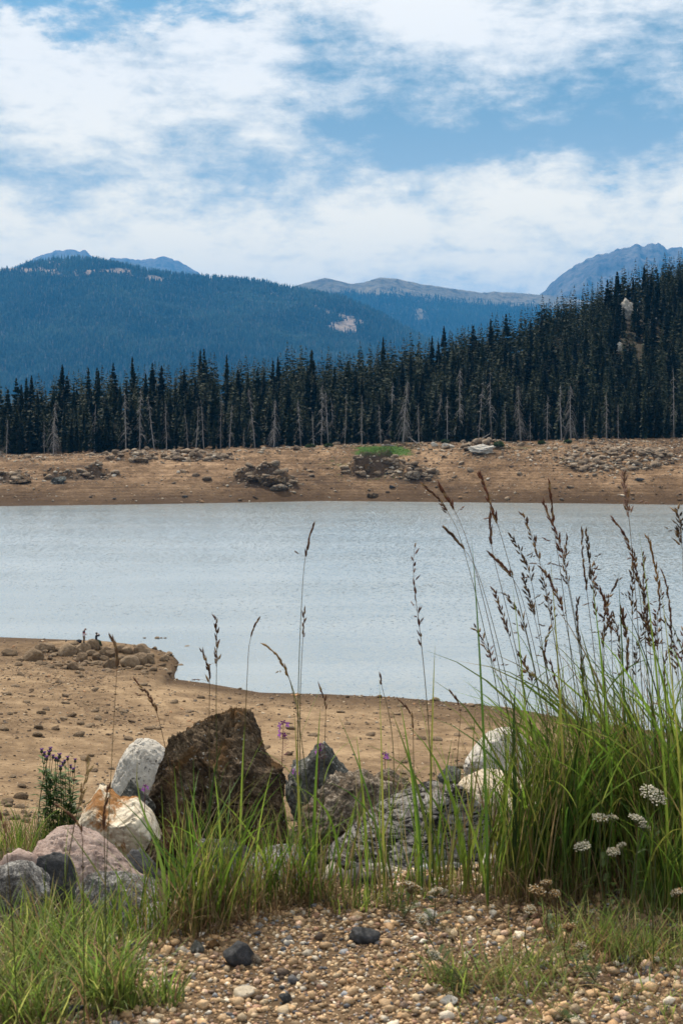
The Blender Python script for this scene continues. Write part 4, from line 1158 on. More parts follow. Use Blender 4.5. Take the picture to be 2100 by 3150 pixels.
# green meadow on the far bank and small bushes at the forest edge
rg = np.random.default_rng(65)
M_leaf, g = new_mat('leaf_green')
at = g.n('ShaderNodeAttribute', attribute_name='tone')
pb = g.surf(at.outputs['Color'], .55, None, .35)
tr = g.n('ShaderNodeBsdfTranslucent'); g.put(tr.inputs[0], at.outputs['Color'])
mx = g.n('ShaderNodeMixShader'); mx.inputs[0].default_value = .5
g.nt.links.new(pb, mx.inputs[1]); g.nt.links.new(tr.outputs[0], mx.inputs[2]); g.out(mx.outputs[0])
N = 9000
px = rg.normal(1165, 62, N); y = rg.uniform(508, 556, N); x = y * (px - 1050) / F
z = H(x, y); py = HORIZON + (CAMZ - z) / y * F
ok = (rg.uniform(size=N) < (np.exp(-((px - 1175) / 85) ** 2 - ((py - 1386) / 13) ** 2) * 1.2 + .9 * fbm2(x, y, .12, 3, off=77)))
x, y, z = x[ok], y[ok], z[ok]; n = len(x)
a = rg.uniform(0, 6.28, n); s = rg.uniform(.15, .4, n); h = rg.uniform(.08, .25, n)
V = np.stack([np.stack([x + s * np.cos(a), y + s * np.sin(a), z - .05], 1), np.stack([x - s * np.cos(a), y - s * np.sin(a), z - .05], 1), np.stack([x + rg.normal(0, .1, n), y, z + h], 1)], 1).reshape(-1, 3)
tone = np.array([.065, .135, .022]) * rg.uniform(.6, 1.3, n)[:, None]
o = link('meadow_grass', mesh_np('meadow_grass', V, np.arange(3 * n).reshape(-1, 3), [M_leaf], colors=np.repeat(tone, 3, 0)), kind='stuff')
o['label'] = 'bright green meadow patch at the top of the far bank'
def bush(px, py, w, h, lab, seed):
    p = ground_at(px, py, 480, 575); rg = np.random.default_rng(seed)
    n = 420; s = p[1] / F
    d = rg.normal(size=(n, 3)); d /= np.linalg.norm(d, axis=1)[:, None]
    c = d * (rg.uniform(.3, 1, n) ** .4)[:, None] * np.array([w / 2, w / 2, h]) * s; c[:, 2] = np.abs(c[:, 2])
    q = rg.normal(0, .32, (n, 3, 3))
    V = (c[:, None] + q).reshape(-1, 3)
    tone = np.array([.035, .06, .018]) * rg.uniform(.5, 1.5, n)[:, None]
    b = thing('bush', p, lab, 'bush')
    link('foliage', mesh_np('bush_foliage', V, np.arange(3 * n).reshape(-1, 3), [M_leaf], colors=np.repeat(tone, 3, 0)), b)
    st = Bag()
    for k in range(5):
        a = rg.uniform(0, 6.28); v, f = tube([[0, 0, -.1], [math.cos(a) * w * .2 * s, math.sin(a) * w * .2 * s, h * .6 * s]], [.08, .03], 4); st.add(v, f)
    link('stem', st.mesh('bush_stem', [M_bark]), b)
for a in [(1532, 1372, 34, 12, 'round green bush beside the big whitish boulder', 1), (1665, 1366, 22, 9, 'small green bush at the forest edge past the boulder', 2), (1370, 1362, 24, 9, 'dark green bush behind the pale rocks', 3),
          (955, 1376, 30, 8, 'low dark bush before the cluster of dead trees', 4), (1010, 1374, 26, 8, 'low olive bush before the cluster of dead trees', 5), (1745, 1362, 20, 8, 'small bush beneath the twisted grey snag', 6)]:
    bush(*a)
# fallen and leaning poles at the forest edge
for px, py, dx, dz, lab in [(1475, 1350, 14, 6, 'fallen bleached log propped at the forest edge'), (1210, 1368, -16, 1, 'thin pale log lying by the meadow patch'), (1283, 1362, -12, 7, 'leaning dead pole near the meadow patch'), (4, 1398, -6, 12, 'white leaning dead pole at the far shore')]:
    p = ground_at(px, py + 4, 500, 575); s = p[1] / F
    t = np.linspace(0, 1, 5)[:, None]
    pts = np.array([0, 0, 0]) + t * np.array([dx * 2.2 * s, .6, dz * 3 * s]) + np.array([0, 0, .15])
    v, f = tube(pts, np.linspace(.28, .10, 5), 6)
    bg_ = Bag(); bg_.add(v, f)
    for k in range(4):
        q = pts[1 + k % 4]; v, f = tube([q, q + rg.normal(0, .5, 3) + np.array([0, 0, .5])], [.06, .02], 4); bg_.add(v, f)
    tag(link('fallen_log', bg_.mesh('fallen_log', [M_dead]), None, p), lab, 'log')

# ------------------------------------------------------------------ people
def flat_mat(name, col, rough=.8):
    m, g = new_mat(name)
    geo = g.n('ShaderNodeNewGeometry')
    n = g.noise(geo.outputs['Position'], 14, 3)
    g.out(g.surf(g.mix(1., col, g.ramp(n, [(.3, .8), (.7, 1.1)]), 'MULTIPLY'), rough))
    return m
M_skin = flat_mat('skin', (.42, .24, .16), .6)
M_navy = flat_mat('navy_cloth', (.018, .022, .045)); M_red = flat_mat('dark_red_cloth', (.20, .025, .03)); M_wht = flat_mat('white_cloth', (.68, .64, .70))
M_khaki = flat_mat('khaki_cloth', (.16, .12, .075)); M_olive = flat_mat('olive_cloth', (.028, .045, .018)); M_blk = flat_mat('black_cloth', (.012, .013, .016)); M_hair = flat_mat('dark_hair', (.02, .012, .008), .5)
M_cap = flat_mat('brown_cap_cloth', (.12, .05, .035)); M_shoe = flat_mat('shoe_leather', (.03, .025, .02))
def body_mesh(joints, edges, name):
    """joints: name -> (x,y,z,radius); first joint is the pelvis"""
    names = list(joints)
    me = bpy.data.meshes.new(name)
    me.from_pydata([joints[n][:3] for n in names], [(names.index(a), names.index(b)) for a, b in edges], [])
    o = bpy.data.objects.new(name, me); COL.objects.link(o)
    sk = o.modifiers.new('skin', 'SKIN'); sk.use_smooth_shade = True
    for i, n in enumerate(names):
        r = joints[n][3]; me.skin_vertices[0].data[i].radius = (r, r) if not hasattr(r, '__len__') else r
    me.skin_vertices[0].data[0].use_root = True
    sb = o.modifiers.new('sub', 'SUBSURF'); sb.levels = 2; sb.render_levels = 2
    dg = bpy.context.evaluated_depsgraph_get()
    out = bpy.data.meshes.new_from_object(o.evaluated_get(dg))
    bpy.data.objects.remove(o)
    out.materials.clear()
    return out
def shell(me, name, test, off, mats, mat_of=None):
    """clothing: the body's own faces in a region, pushed out along their normals"""
    bm = bmesh.new(); bm.from_mesh(me); bm.normal_update()
    kill = [f for f in bm.faces if not test(f.calc_center_median())]
    bmesh.ops.delete(bm, geom=kill, context='FACES')
    bm.normal_update()
    for v in bm.verts: v.co += v.normal * off
    if mat_of:
        for f in bm.faces: f.material_index = mat_of(f.calc_center_median())
    else:
        for f in bm.faces: f.material_index = 0
    for f in bm.faces: f.smooth = True
    o = bpy.data.meshes.new(name); bm.to_mesh(o); bm.free()
    for m in mats: o.materials.append(m)
    return o
def head_cap(c, r, mat, name, brim=None, low=.1):
    V, Fc = ico(3); v = V * r; keep = (V[Fc].mean(1)[:, 2] > low)
    b = Bag(); b.add(v + np.array(c), Fc[keep])
    if brim:
        a = np.linspace(-1, 1, 9); x = c[0] + r * .8; 
        top = [(c[0] + (r * .9 + brim * math.cos(t * 1.3)) , c[1] + r * .8 * math.sin(t * 1.3), c[2] + r * .15) for t in a]
        bot = [(c[0] + r * .5, c[1] + r * .85 * math.sin(t * 1.3), c[2] + r * .25) for t in a]
        V2 = np.array(bot + top); b.add(np.concatenate([V2, V2 - [0, 0, .012]]), np.concatenate([grid_faces(2, 9), grid_faces(2, 9)[:, ::-1] + 18]))
    return b.mesh(name, [mat], True)
def face_bits(root, head, r, ax=1):
    b = Bag()
    V, Fc = ico(2)
    for sy in (-1, 1):
        b.add(V * .013 + np.array([head[0] + r * .86 * ax, head[1] + sy * .035, head[2] + .01]), Fc)
    link('eyes', b.mesh('eyes', [M_blk], True), root)
# standing person, facing right, head bowed, one hand up at the face
st = ground_at(259, 1979.5, 150, 178)
A_ = thing('person', st, 'standing person in a white, red and navy striped shirt, khaki trousers and cap, head bowed', 'person', 'people on the rocky point')
J = {'pelvis': (0, 0, .92, (.15, .12)), 'waist': (-.02, 0, 1.06, (.145, .115)), 'chest': (-.03, 0, 1.28, (.165, .125)), 'neckbase': (.01, 0, 1.45, (.09, .085)), 'neck': (.05, 0, 1.52, .055), 'head': (.12, 0, 1.59, (.088, .085)), 'crown': (.16, 0, 1.67, (.075, .075)),
     'nose': (.20, 0, 1.55, .022),
     'shl': (-.01, .18, 1.41, .065), 'ell': (.03, .23, 1.14, .048), 'wrl': (.17, .15, 1.0, .034), 'hal': (.22, .12, .97, .036),
     'shr': (-.01, -.18, 1.41, .065), 'elr': (.05, -.23, 1.16, .048), 'wrr': (.22, -.13, 1.10, .034), 'har': (.28, -.09, 1.12, .036),
     'hil': (0, .09, .84, .095), 'knl': (.03, .10, .48, .062), 'anl': (-.02, .10, .09, .045), 'tol': (.15, .11, .04, .038),
     'hir': (0, -.09, .84, .095), 'knr': (.01, -.10, .48, .062), 'anr': (-.05, -.10, .09, .045), 'tor': (.12, -.11, .04, .038)}
E = [('pelvis', 'waist'), ('waist', 'chest'), ('chest', 'neckbase'), ('neckbase', 'neck'), ('neck', 'head'), ('head', 'crown'), ('head', 'nose'), ('chest', 'shl'), ('shl', 'ell'), ('ell', 'wrl'), ('wrl', 'hal'),
     ('chest', 'shr'), ('shr', 'elr'), ('elr', 'wrr'), ('wrr', 'har'), ('pelvis', 'hil'), ('hil', 'knl'), ('knl', 'anl'), ('anl', 'tol'), ('pelvis', 'hir'), ('hir', 'knr'), ('knr', 'anr'), ('anr', 'tor')]
def fingers(root, J, hand, wrist, mat=None):
    h = np.array(J[hand][:3]); w = np.array(J[wrist][:3]); d = (h - w) / np.linalg.norm(h - w)
    s = np.cross(d, [0, 0, 1]); s /= np.linalg.norm(s) + 1e-6
    u = np.cross(s, d)
    b = Bag()
    for k in range(4):
        L = (.065, .078, .074, .058)[k]; o0 = h + s * (k - 1.5) * .018
        v, f = tube([o0, o0 + d * L * .55 - u * .005, o0 + d * L * .85 - u * .025], [.009, .008, .006], 5); b.add(v, f)
    v, f = tube([w + d * .03, w + d * .05 + s * .04, w + d * .085 + s * .05], [.011, .010, .007], 5); b.add(v, f)
    link('fingers', b.mesh('fingers', [M_skin], True), root)
me = body_mesh(J, E, 'person_body'); me.materials.append(M_skin)
link('body', me, A_)
link('shirt', shell(me, 'shirt', lambda c: .90 < c.z < 1.47 and (c.x < .10), .02, [M_navy, M_red, M_wht], lambda c: 0 if c.z > 1.34 else (1 if c.z > 1.20 else 2)), A_)
link('trousers', shell(me, 'trousers', lambda c: .12 < c.z < .95 and abs(c.y) < .2 and c.x < .14, .016, [M_khaki]), A_)
link('shoes', shell(me, 'shoes', lambda c: c.z < .12, .012, [M_shoe]), A_)
link('cap', head_cap((.14, 0, 1.62), .115, M_cap, 'cap', brim=.10), A_)
A_.scale = (1.18, 1.18, 1.0); face_bits(A_, (.10, 0, 1.61), .10); fingers(A_, J, 'hal', 'wrl'); fingers(A_, J, 'har', 'wrr')
# seated person, arms raised to the face
rock3 = [o for o in COL.objects if o.get('label') == 'tan boulder that the seated person sits on'][0]
yb = rock3.location.y
xb = yb * (297 - 1050) / F
zseat = CAMZ - yb * (1973 - HORIZON) / F
B_ = thing('person', (xb, yb, zseat), 'seated person in dark clothes on a boulder, both hands raised to the face', 'person', 'people on the rocky point')
J = {'pelvis': (0, 0, .12, (.15, .14)), 'waist': (-.02, 0, .28, (.125, .105)), 'chest': (-.01, 0, .50, (.15, .115)), 'neckbase': (.01, 0, .67, (.08, .075)), 'neck': (.02, 0, .73, .05), 'head': (.04, 0, .83, (.085, .085)), 'crown': (.04, 0, .92, (.075, .075)),
     'nose': (.13, 0, .82, .022),
     'shl': (0, .16, .62, .058), 'ell': (.30, .24, .60, .044), 'wrl': (.22, .10, .78, .032), 'hal': (.17, .06, .83, .034),
     'shr': (0, -.16, .62, .058), 'elr': (.31, -.22, .61, .044), 'wrr': (.22, -.10, .79, .032), 'har': (.17, -.06, .84, .034),
     'hil': (.08, .10, .10, .095), 'knl': (.36, .12, .02, .066), 'anl': (.50, .12, -.38, .045), 'tol': (.64, .13, -.43, .038),
     'hir': (.08, -.10, .10, .095), 'knr': (.33, -.12, -.02, .066), 'anr': (.45, -.12, -.42, .045), 'tor': (.60, -.13, -.47, .038)}
me = body_mesh(J, E, 'person_body'); me.materials.append(M_skin)
link('body', me, B_)
link('jacket', shell(me, 'jacket', lambda c: .14 < c.z < .70 and not (c.x > .2 and c.z > .72) or (c.x > .12 and c.z > .5 and c.z < .74), .018, [M_blk]), B_)
link('trousers', shell(me, 'trousers', lambda c: -.36 < c.z < .16, .016, [M_olive]), B_)
link('shoes', shell(me, 'shoes', lambda c: c.z < -.34 and c.x > .4, .012, [M_shoe]), B_)
link('hair', head_cap((.02, 0, .87), .118, M_hair, 'hair', low=-.35), B_)
B_.scale = (1.12, 1.12, 1.05); face_bits(B_, (.04, 0, .83), .10); fingers(B_, J, 'hal', 'wrl'); fingers(B_, J, 'har', 'wrr')
# third person, mostly hidden behind the crest
p3 = ground_at(204, 1979, 150, 178)
p3y = p3[1] + 2.2; x3 = p3y * (204 - 1050) / F
C_ = thing('person', (x3, p3y, CAMZ - p3y * (1979 - HORIZON) / F - .58), 'dark haired person in black, only head and shoulders above the beach crest', 'person', 'people on the rocky point')
J = {k: v for k, v in J.items()}
J.update({'ell': (.10, .24, .40, .044), 'wrl': (.30, .16, .28, .032), 'hal': (.36, .14, .26, .034), 'elr': (.10, -.24, .40, .044), 'wrr': (.30, -.16, .28, .032), 'har': (.36, -.14, .26, .034),
          'knl': (.42, .12, .30, .066), 'anl': (.60, .12, .05, .045), 'tol': (.74, .13, .03, .038), 'knr': (.42, -.12, .30, .066), 'anr': (.60, -.12, .05, .045), 'tor': (.74, -.13, .03, .038)})
me = body_mesh(J, E, 'person_body'); me.materials.append(M_skin)
link('body', me, C_)
link('jacket', shell(me, 'jacket', lambda c: .14 < c.z < .70, .018, [M_blk]), C_)
link('trousers', shell(me, 'trousers', lambda c: c.z < .2 or c.x > .3, .016, [M_blk]), C_)
link('hair', head_cap((.02, 0, .87), .122, M_hair, 'hair', low=-.5), C_)
# dark bag on the rock beside the standing person
pb_ = ground_at(248, 1977, 150, 178)
V, Fc = ico(4); v = np.sign(V) * np.abs(V) ** .6; v = v / np.abs(v).max(0)
v = v * np.array([.30, .20, .19]) * (1 + .08 * fbm(V * 2, 3)[:, None])
bag = thing('backpack', (pb_[0] - .15, pb_[1], pb_[2] + .17), 'black backpack lying on the rock beside the standing person', 'backpack')
link('bag_body', mesh_np('bag_body', v, Fc, [M_blk], True), bag)
t = np.linspace(0, math.pi, 9)
vv, ff = tube(np.stack([.1 * np.cos(t), 0 * t, .17 + .07 * np.sin(t)], 1), np.full(9, .013), 6)
link('handle', mesh_np('handle', vv, ff, [M_navy], True), bag)
v2 = V * np.array([.16, .08, .10]) + np.array([.05, -.19, -.04])
link('pocket', mesh_np('pocket', v2, Fc, [M_navy], True), bag)

# ------------------------------------------------------------------ grasses
def blades_np(base, az, lean, bend, L, w, rg, S=7, cols=None, strip=2, twist=None):
    """arrays of N blades; returns verts, quads, colours"""
    N = len(L); t = np.linspace(0, 1, S)
    th = lean[:, None] + bend[:, None] * t[None] ** 1.6
    ds = L[:, None] / (S - 1)
    r = np.concatenate([np.zeros((N, 1)), np.cumsum(np.sin(th[:, 1:]) * ds, 1)], 1)
    z = np.concatenate([np.zeros((N, 1)), np.cumsum(np.cos(th[:, 1:]) * ds, 1)], 1)
    ca, sa = np.cos(az)[:, None], np.sin(az)[:, None]
    c = np.stack([base[:, 0, None] + r * ca, base[:, 1, None] + r * sa, base[:, 2, None] + z], -1)
    prof = np.clip(.35 + t * 4, 0, 1) * (1 - t ** 2.2) ** .9 + .02
    tw = (rg.uniform(-.9, .9, N) if twist is None else twist)[:, None] + (rg.normal(0, .6, N)[:, None]) * t[None]
    wg = (L * .035)[:, None] * np.sin(t[None] * rg.uniform(2, 7, N)[:, None] + rg.uniform(0, 6, N)[:, None]) * t[None] * rg.normal(0, 1, N)[:, None]
    c = c + np.stack([-sa * wg, ca * wg, 0 * wg], -1)
    sx = -sa * np.cos(tw) + ca * np.sin(tw); sy = ca * np.cos(tw) + sa * np.sin(tw)
    wd = (w[:, None] * prof[None])[..., None]
    sv = np.stack([sx, sy, 0 * sx], -1)
    if strip == 3:
        fold = np.stack([-np.cos(th) * ca, -np.cos(th) * sa, np.sin(th)], -1) * wd * .28
        V = np.stack([c - sv * wd / 2 + fold, c, c + sv * wd / 2 + fold], 2)
    else:
        V = np.stack([c - sv * wd / 2, c + sv * wd / 2], 2)
    k = V.shape[2]
    idx = np.arange(S - 1)[:, None] * k + np.arange(k - 1)[None]
    q = np.stack([idx, idx + 1, idx + 1 + k, idx + k], -1).reshape(-1, 4)
    Fc = (q[None] + (np.arange(N) * S * k)[:, None, None]).reshape(-1, 4)
    C = None
    if cols is not None:   # cols: (N,3) leaf, straw at the foot and at some tips
        straw = np.array([.30, .21, .10])
        ft = np.exp(-t * 9)[None, :, None] * rg.uniform(.2, 1, N)[:, None, None]
        tip = (np.clip((t - .75) * 4, 0, 1)[None] * (rg.uniform(size=N) < .3)[:, None])[..., None]
        k_ = np.clip(ft + tip, 0, 1)
        C = cols[:, None] * (1 - k_) + straw * k_
        C = np.repeat(C[:, :, None], k, 2).reshape(-1, 3)
    return V.reshape(-1, 3), Fc, C
GREENS = {'deep': np.array([(.115, .195, .024), (.065, .13, .020), (.17, .24, .035), (.23, .24, .05)]),
          'light': np.array([(.22, .29, .055), (.16, .24, .045), (.30, .32, .09), (.13, .19, .05)]),
          'dry': np.array([(.34, .25, .12), (.26, .17, .08), (.20, .12, .07), (.30, .24, .13)])}
def pick_cols(kind, n, rg, dry=.15):
    g_ = GREENS[kind]; c = g_[rg.integers(0, len(g_), n)] * rg.uniform(.4, 1.6, n)[:, None]
    dm = rg.uniform(size=n) < dry
    c[dm] = GREENS['dry'][rg.integers(0, 4, dm.sum())] * rg.uniform(.6, 1.2, dm.sum())[:, None]
    return c
BL = []
def blade_variants():
    rg = np.random.default_rng(90)
    for i in range(36):
        kind = 'deep' if i < 24 else 'light'
        v, f, c = blades_np(np.zeros((1, 3)), np.zeros(1), rg.uniform(.02, .25, 1), rg.uniform(.1, 1.3, 1), np.ones(1), rg.uniform(.013, .022, 1), rg, S=9, strip=3, cols=pick_cols(kind, 1, rg, .06), twist=rg.uniform(-1.5, 1.5, 1))
        BL.append(mesh_np('leaf_blade', v, f, [M_leaf], smooth=True, colors=c))
blade_variants()
def tuft(label, spots, n_stuff, n_solo, Lr, kind, seed, wr=(.004, .008), lean=(.02, .35), bend=(.1, .9), lean_az=None, dry=.18, spread=.10, name='grass_tuft'):
    """spots: list of (px, py_base) feet on the ground; one tuft with its own big blades and a mass of finer ones"""
    rg = np.random.default_rng(seed)
    feet = []
    for s_ in spots:
        px, py = s_[:2]
        y = s_[2] if len(s_) > 2 else 1.5 * F / (py - HORIZON)
        x = y * (px - 1050) / F
        feet.append((x, y))
    feet = np.array(feet); c0 = feet.mean(0); z0 = float(H(c0[0], c0[1]))
    root = thing(name, (c0[0], c0[1], z0), label, 'grass')
    def make(n, L0, L1):
        f_ = feet[rg.integers(0, len(feet), n)] + rg.normal(0, spread, (n, 2)) * np.array([1, .6])
        z = H(f_[:, 0], f_[:, 1]) - .01
        base = np.stack([f_[:, 0] - c0[0], f_[:, 1] - c0[1], z - z0], 1)
        az_ = rg.uniform(0, 6.28, n)
        if lean_az is not None:
            m_ = rg.uniform(size=n) < .6; az_[m_] = lean_az + rg.normal(0, .7, m_.sum())
        return base, az_, rg.uniform(*lean, n), rg.uniform(*bend, n), rg.uniform(L0, L1, n)
    base, az_, le, be, L = make(n_stuff, Lr[0] * .45, Lr[1] * .85)
    v, f, c = blades_np(base, az_, le, be, L, rg.uniform(wr[0] * .6, wr[1] * .8, n_stuff), rg, S=7, cols=pick_cols(kind, n_stuff, rg, dry))
    o = link('leaves', mesh_np('leaves', v, f, [M_leaf], smooth=True, colors=c), root, kind='stuff')
    base, az_, le, be, L = make(n_solo, Lr[0], Lr[1])
    for i in range(n_solo):
        k_ = int(rg.integers(0, 24)) if kind == 'deep' else int(rg.integers(24, 36))
        if rg.uniform() < .25: k_ = int(rg.integers(0, 36))
        link('leaf_blade', BL[k_], root, base[i], (0, 0, az_[i]), (L[i], L[i], L[i]))
    return root
# dense clump in the middle
tuft('dense green grass clump with brown feet in front of the rusty boulder', [(540, 2830), (600, 2835), (660, 2825), (720, 2810), (560, 2870), (630, 2850)], 290, 44, (.25, .56), 'deep', 101, lean=(.0, .42), bend=(.05, .8), dry=.22, spread=.05)
tuft('green grass clump growing between the middle boulders and the gravel', [(760, 2800), (820, 2780), (880, 2775), (940, 2770), (985, 2765)], 240, 34, (.20, .46), 'deep', 102, lean=(.0, .42), bend=(.05, .8), dry=.22, spread=.05)
tuft('sparse upright grass in front of the banded slab', [(1150, 2790), (1200, 2760), (1290, 2745), (1370, 2745), (1430, 2730), (1480, 2760)], 130, 26, (.26, .62), 'deep', 103, lean=(.0, .2), bend=(.02, .5), dry=.25, spread=.06)
tuft('short grass fringe around the cream granite boulder', [(1060, 2790), (1100, 2800), (1230, 2790), (1320, 2760)], 170, 6, (.08, .15), 'light', 104, lean=(.1, .6), bend=(.2, .9), dry=.3, spread=.05)
# the tall thicket
tuft('thick tall grass thicket rising beside the whitish boulder', [(1590, 2740), (1640, 2760), (1680, 2740), (1720, 2760)], 480, 75, (.40, .78), 'deep', 105, wr=(.005, .009), lean=(.0, .20), bend=(.02, .5), lean_az=.6, dry=.22, spread=.07)
tuft('thick tall grass thicket behind the yarrow heads', [(1720, 2700), (1790, 2720), (1850, 2690), (1900, 2700)], 430, 75, (.42, .88), 'deep', 106, wr=(.005, .009), lean=(.0, .28), bend=(.02, .7), lean_az=2.8, dry=.2, spread=.08)
tuft('tallest grass thicket beyond the yarrow, reaching over the shoreline', [(1960, 2720), (2030, 2700), (2090, 2740), (2150, 2740), (2000, 2660)], 600, 105, (.46, 1.0), 'deep', 107, wr=(.005, .010), lean=(.0, .34), bend=(.02, .8), lean_az=3.0, dry=.2, spread=.09)
tuft('bluish upright grass blades at the foot of the tallest thicket', [(2010, 2800), (2080, 2810), (2130, 2830)], 200, 40, (.30, .5), 'deep', 108, lean=(0, .2), bend=(0, .4), dry=.15, spread=.06)
# near pale grass, bottom left
tuft('pale green arching grass tuft nearest the camera on the gravel', [(330, 3095), (390, 3100), (360, 3070), (300, 3060)], 220, 60, (.18, .30), 'light', 109, wr=(.006, .010), lean=(.1, .7), bend=(.2, 1.2), dry=.12, spread=.03)
tuft('small separate grass tuft just beside the pale arching one', [(500, 3080), (440, 3085), (530, 3095)], 60, 18, (.10, .19), 'light', 110, wr=(.005, .009), lean=(.1, .6), bend=(.1, .7), dry=.1, spread=.02)
tuft('wide mat of pale arching grass below the speckled rocks', [(60, 3000), (150, 3010), (220, 2960), (20, 2920), (110, 2900), (260, 2930), (60, 3090)], 620, 100, (.13, .27), 'light', 111, wr=(.005, .010), lean=(.1, .8), bend=(.2, 1.3), dry=.22, spread=.07)
tuft('darker grass blades around the speckled rocks', [(60, 2860), (160, 2850), (280, 2860), (380, 2880), (440, 2860), (200, 2900)], 260, 40, (.14, .30), 'deep', 112, wr=(.005, .009), lean=(.0, .4), bend=(.05, .8), dry=.25, spread=.08)
tuft('low grass in front of the speckled rocks near the gravel', [(-60, 3080), (10, 3120), (90, 3150)], 500, 50, (.12, .25), 'light', 113, wr=(.005, .009), lean=(.1, .7), bend=(.2, 1.), dry=.2, spread=.07)
# low greens at the lower right
tuft('low feathery greens and thin grass under the brown yarrow', [(1400, 3020), (1480, 3040), (1560, 3000), (1620, 3060), (1680, 2980)], 700, 46, (.07, .19), 'light', 114, wr=(.003, .008), lean=(.2, 1.), bend=(.3, 1.2), dry=.4, spread=.07)
tuft('short grass tufts on the gravel beneath the white yarrow', [(1850, 2930), (1900, 2920), (1960, 2950), (2050, 2960), (1800, 2880), (2100, 2900)], 900, 46, (.08, .22), 'light', 115, wr=(.003, .006), lean=(.1, .8), bend=(.2, 1.), dry=.35, spread=.07)
tuft('thin dry sprigs in the gravel at the lowest corner', [(1950, 3080), (2050, 3060), (1700, 3120), (1450, 3130), (2100, 3130)], 260, 8, (.06, .14), 'light', 116, wr=(.003, .006), lean=(.3, 1.1), bend=(.3, 1.), dry=.5, spread=.08)
tuft('olive grass on the slope beside the thistle plant', [(20, 2640, 8.2), (90, 2600, 8.6), (170, 2560, 8.8), (230, 2540, 9.0), (0, 2560, 9.4)], 900, 30, (.22, .42), 'deep', 117, lean=(0, .5), bend=(.1, .8), dry=.3, spread=.16)
tuft('sprigs of grass beside the pale rounded boulder', [(280, 2430, 9.6), (330, 2440, 9.4)], 160, 8, (.2, .35), 'light', 118, dry=.4, spread=.08)
tuft('dark grass along the shore side of the slope behind the thicket', [(1750, 2500, 8.5), (1900, 2480, 8.5), (2050, 2460, 8.5)], 900, 30, (.35, .7), 'deep', 119, dry=.25, spread=.22)
for k_, (bx0, lab) in enumerate([(2330, 'tall green grass clump beyond the densest thicket on the gravel edge'), (2620, 'last tall green grass clump along the gravel edge'), (-260, 'low grass clump past the speckled slab'), (-520, 'farthest low grass clump past the speckled slab')]):
    hi_ = bx0 > 0
    tuft(lab, [(bx0, 2740), (bx0 + 80, 2760), (bx0 - 70, 2730)], 420, 30, (.35, .8) if hi_ else (.15, .35), 'deep', 150 + k_, lean=(0, .35), bend=(.05, .8), dry=.25, spread=.12)
for lab, sp, n_, seed in [('brown dead grass feet under the middle green clump', [(540, 2840), (600, 2845), (660, 2835), (560, 2875), (630, 2860), (720, 2820)], 420, 131), ('dry straw coloured grass feet along the gravel edge behind the middle', [(800, 2785), (880, 2780), (950, 2775)], 240, 132),
                         ('dry brown grass feet at the foot of the tall thicket', [(1600, 2770), (1680, 2780), (1760, 2760), (1860, 2740), (1960, 2750)], 620, 133)]:
    tuft(lab, sp, n_, 0, (.10, .30), 'dry', seed, wr=(.003, .006), lean=(0, .7), bend=(.1, 1.4), dry=1., spread=.07)
# dry stems and litter on the gravel edge
rg = np.random.default_rng(120)
n = 420
px = rg.choice([600, 820, 900, 1400, 1550, 1750, 1950], n) + rg.normal(0, 70, n); py = np.clip(rg.normal(2790, 45, n), 2720, 3060)
y = 1.5 * F / (py - HORIZON); x = y * (px - 1050) / F
b_ = np.stack([x, y, H(x, y) + .008], 1)
v, f, c = blades_np(b_, rg.uniform(0, 6.28, n), rg.uniform(1.2, 1.5, n), rg.uniform(-.1, .25, n), rg.uniform(.05, .2, n), rg.uniform(.0015, .0035, n), rg, S=5, cols=GREENS['dry'][rg.integers(0, 4, n)])
o = link('straw', mesh_np('straw', v, f, [M_leaf], colors=c), kind='stuff'); o['label'] = 'dry straw litter on the gravel at the feet of the grass'

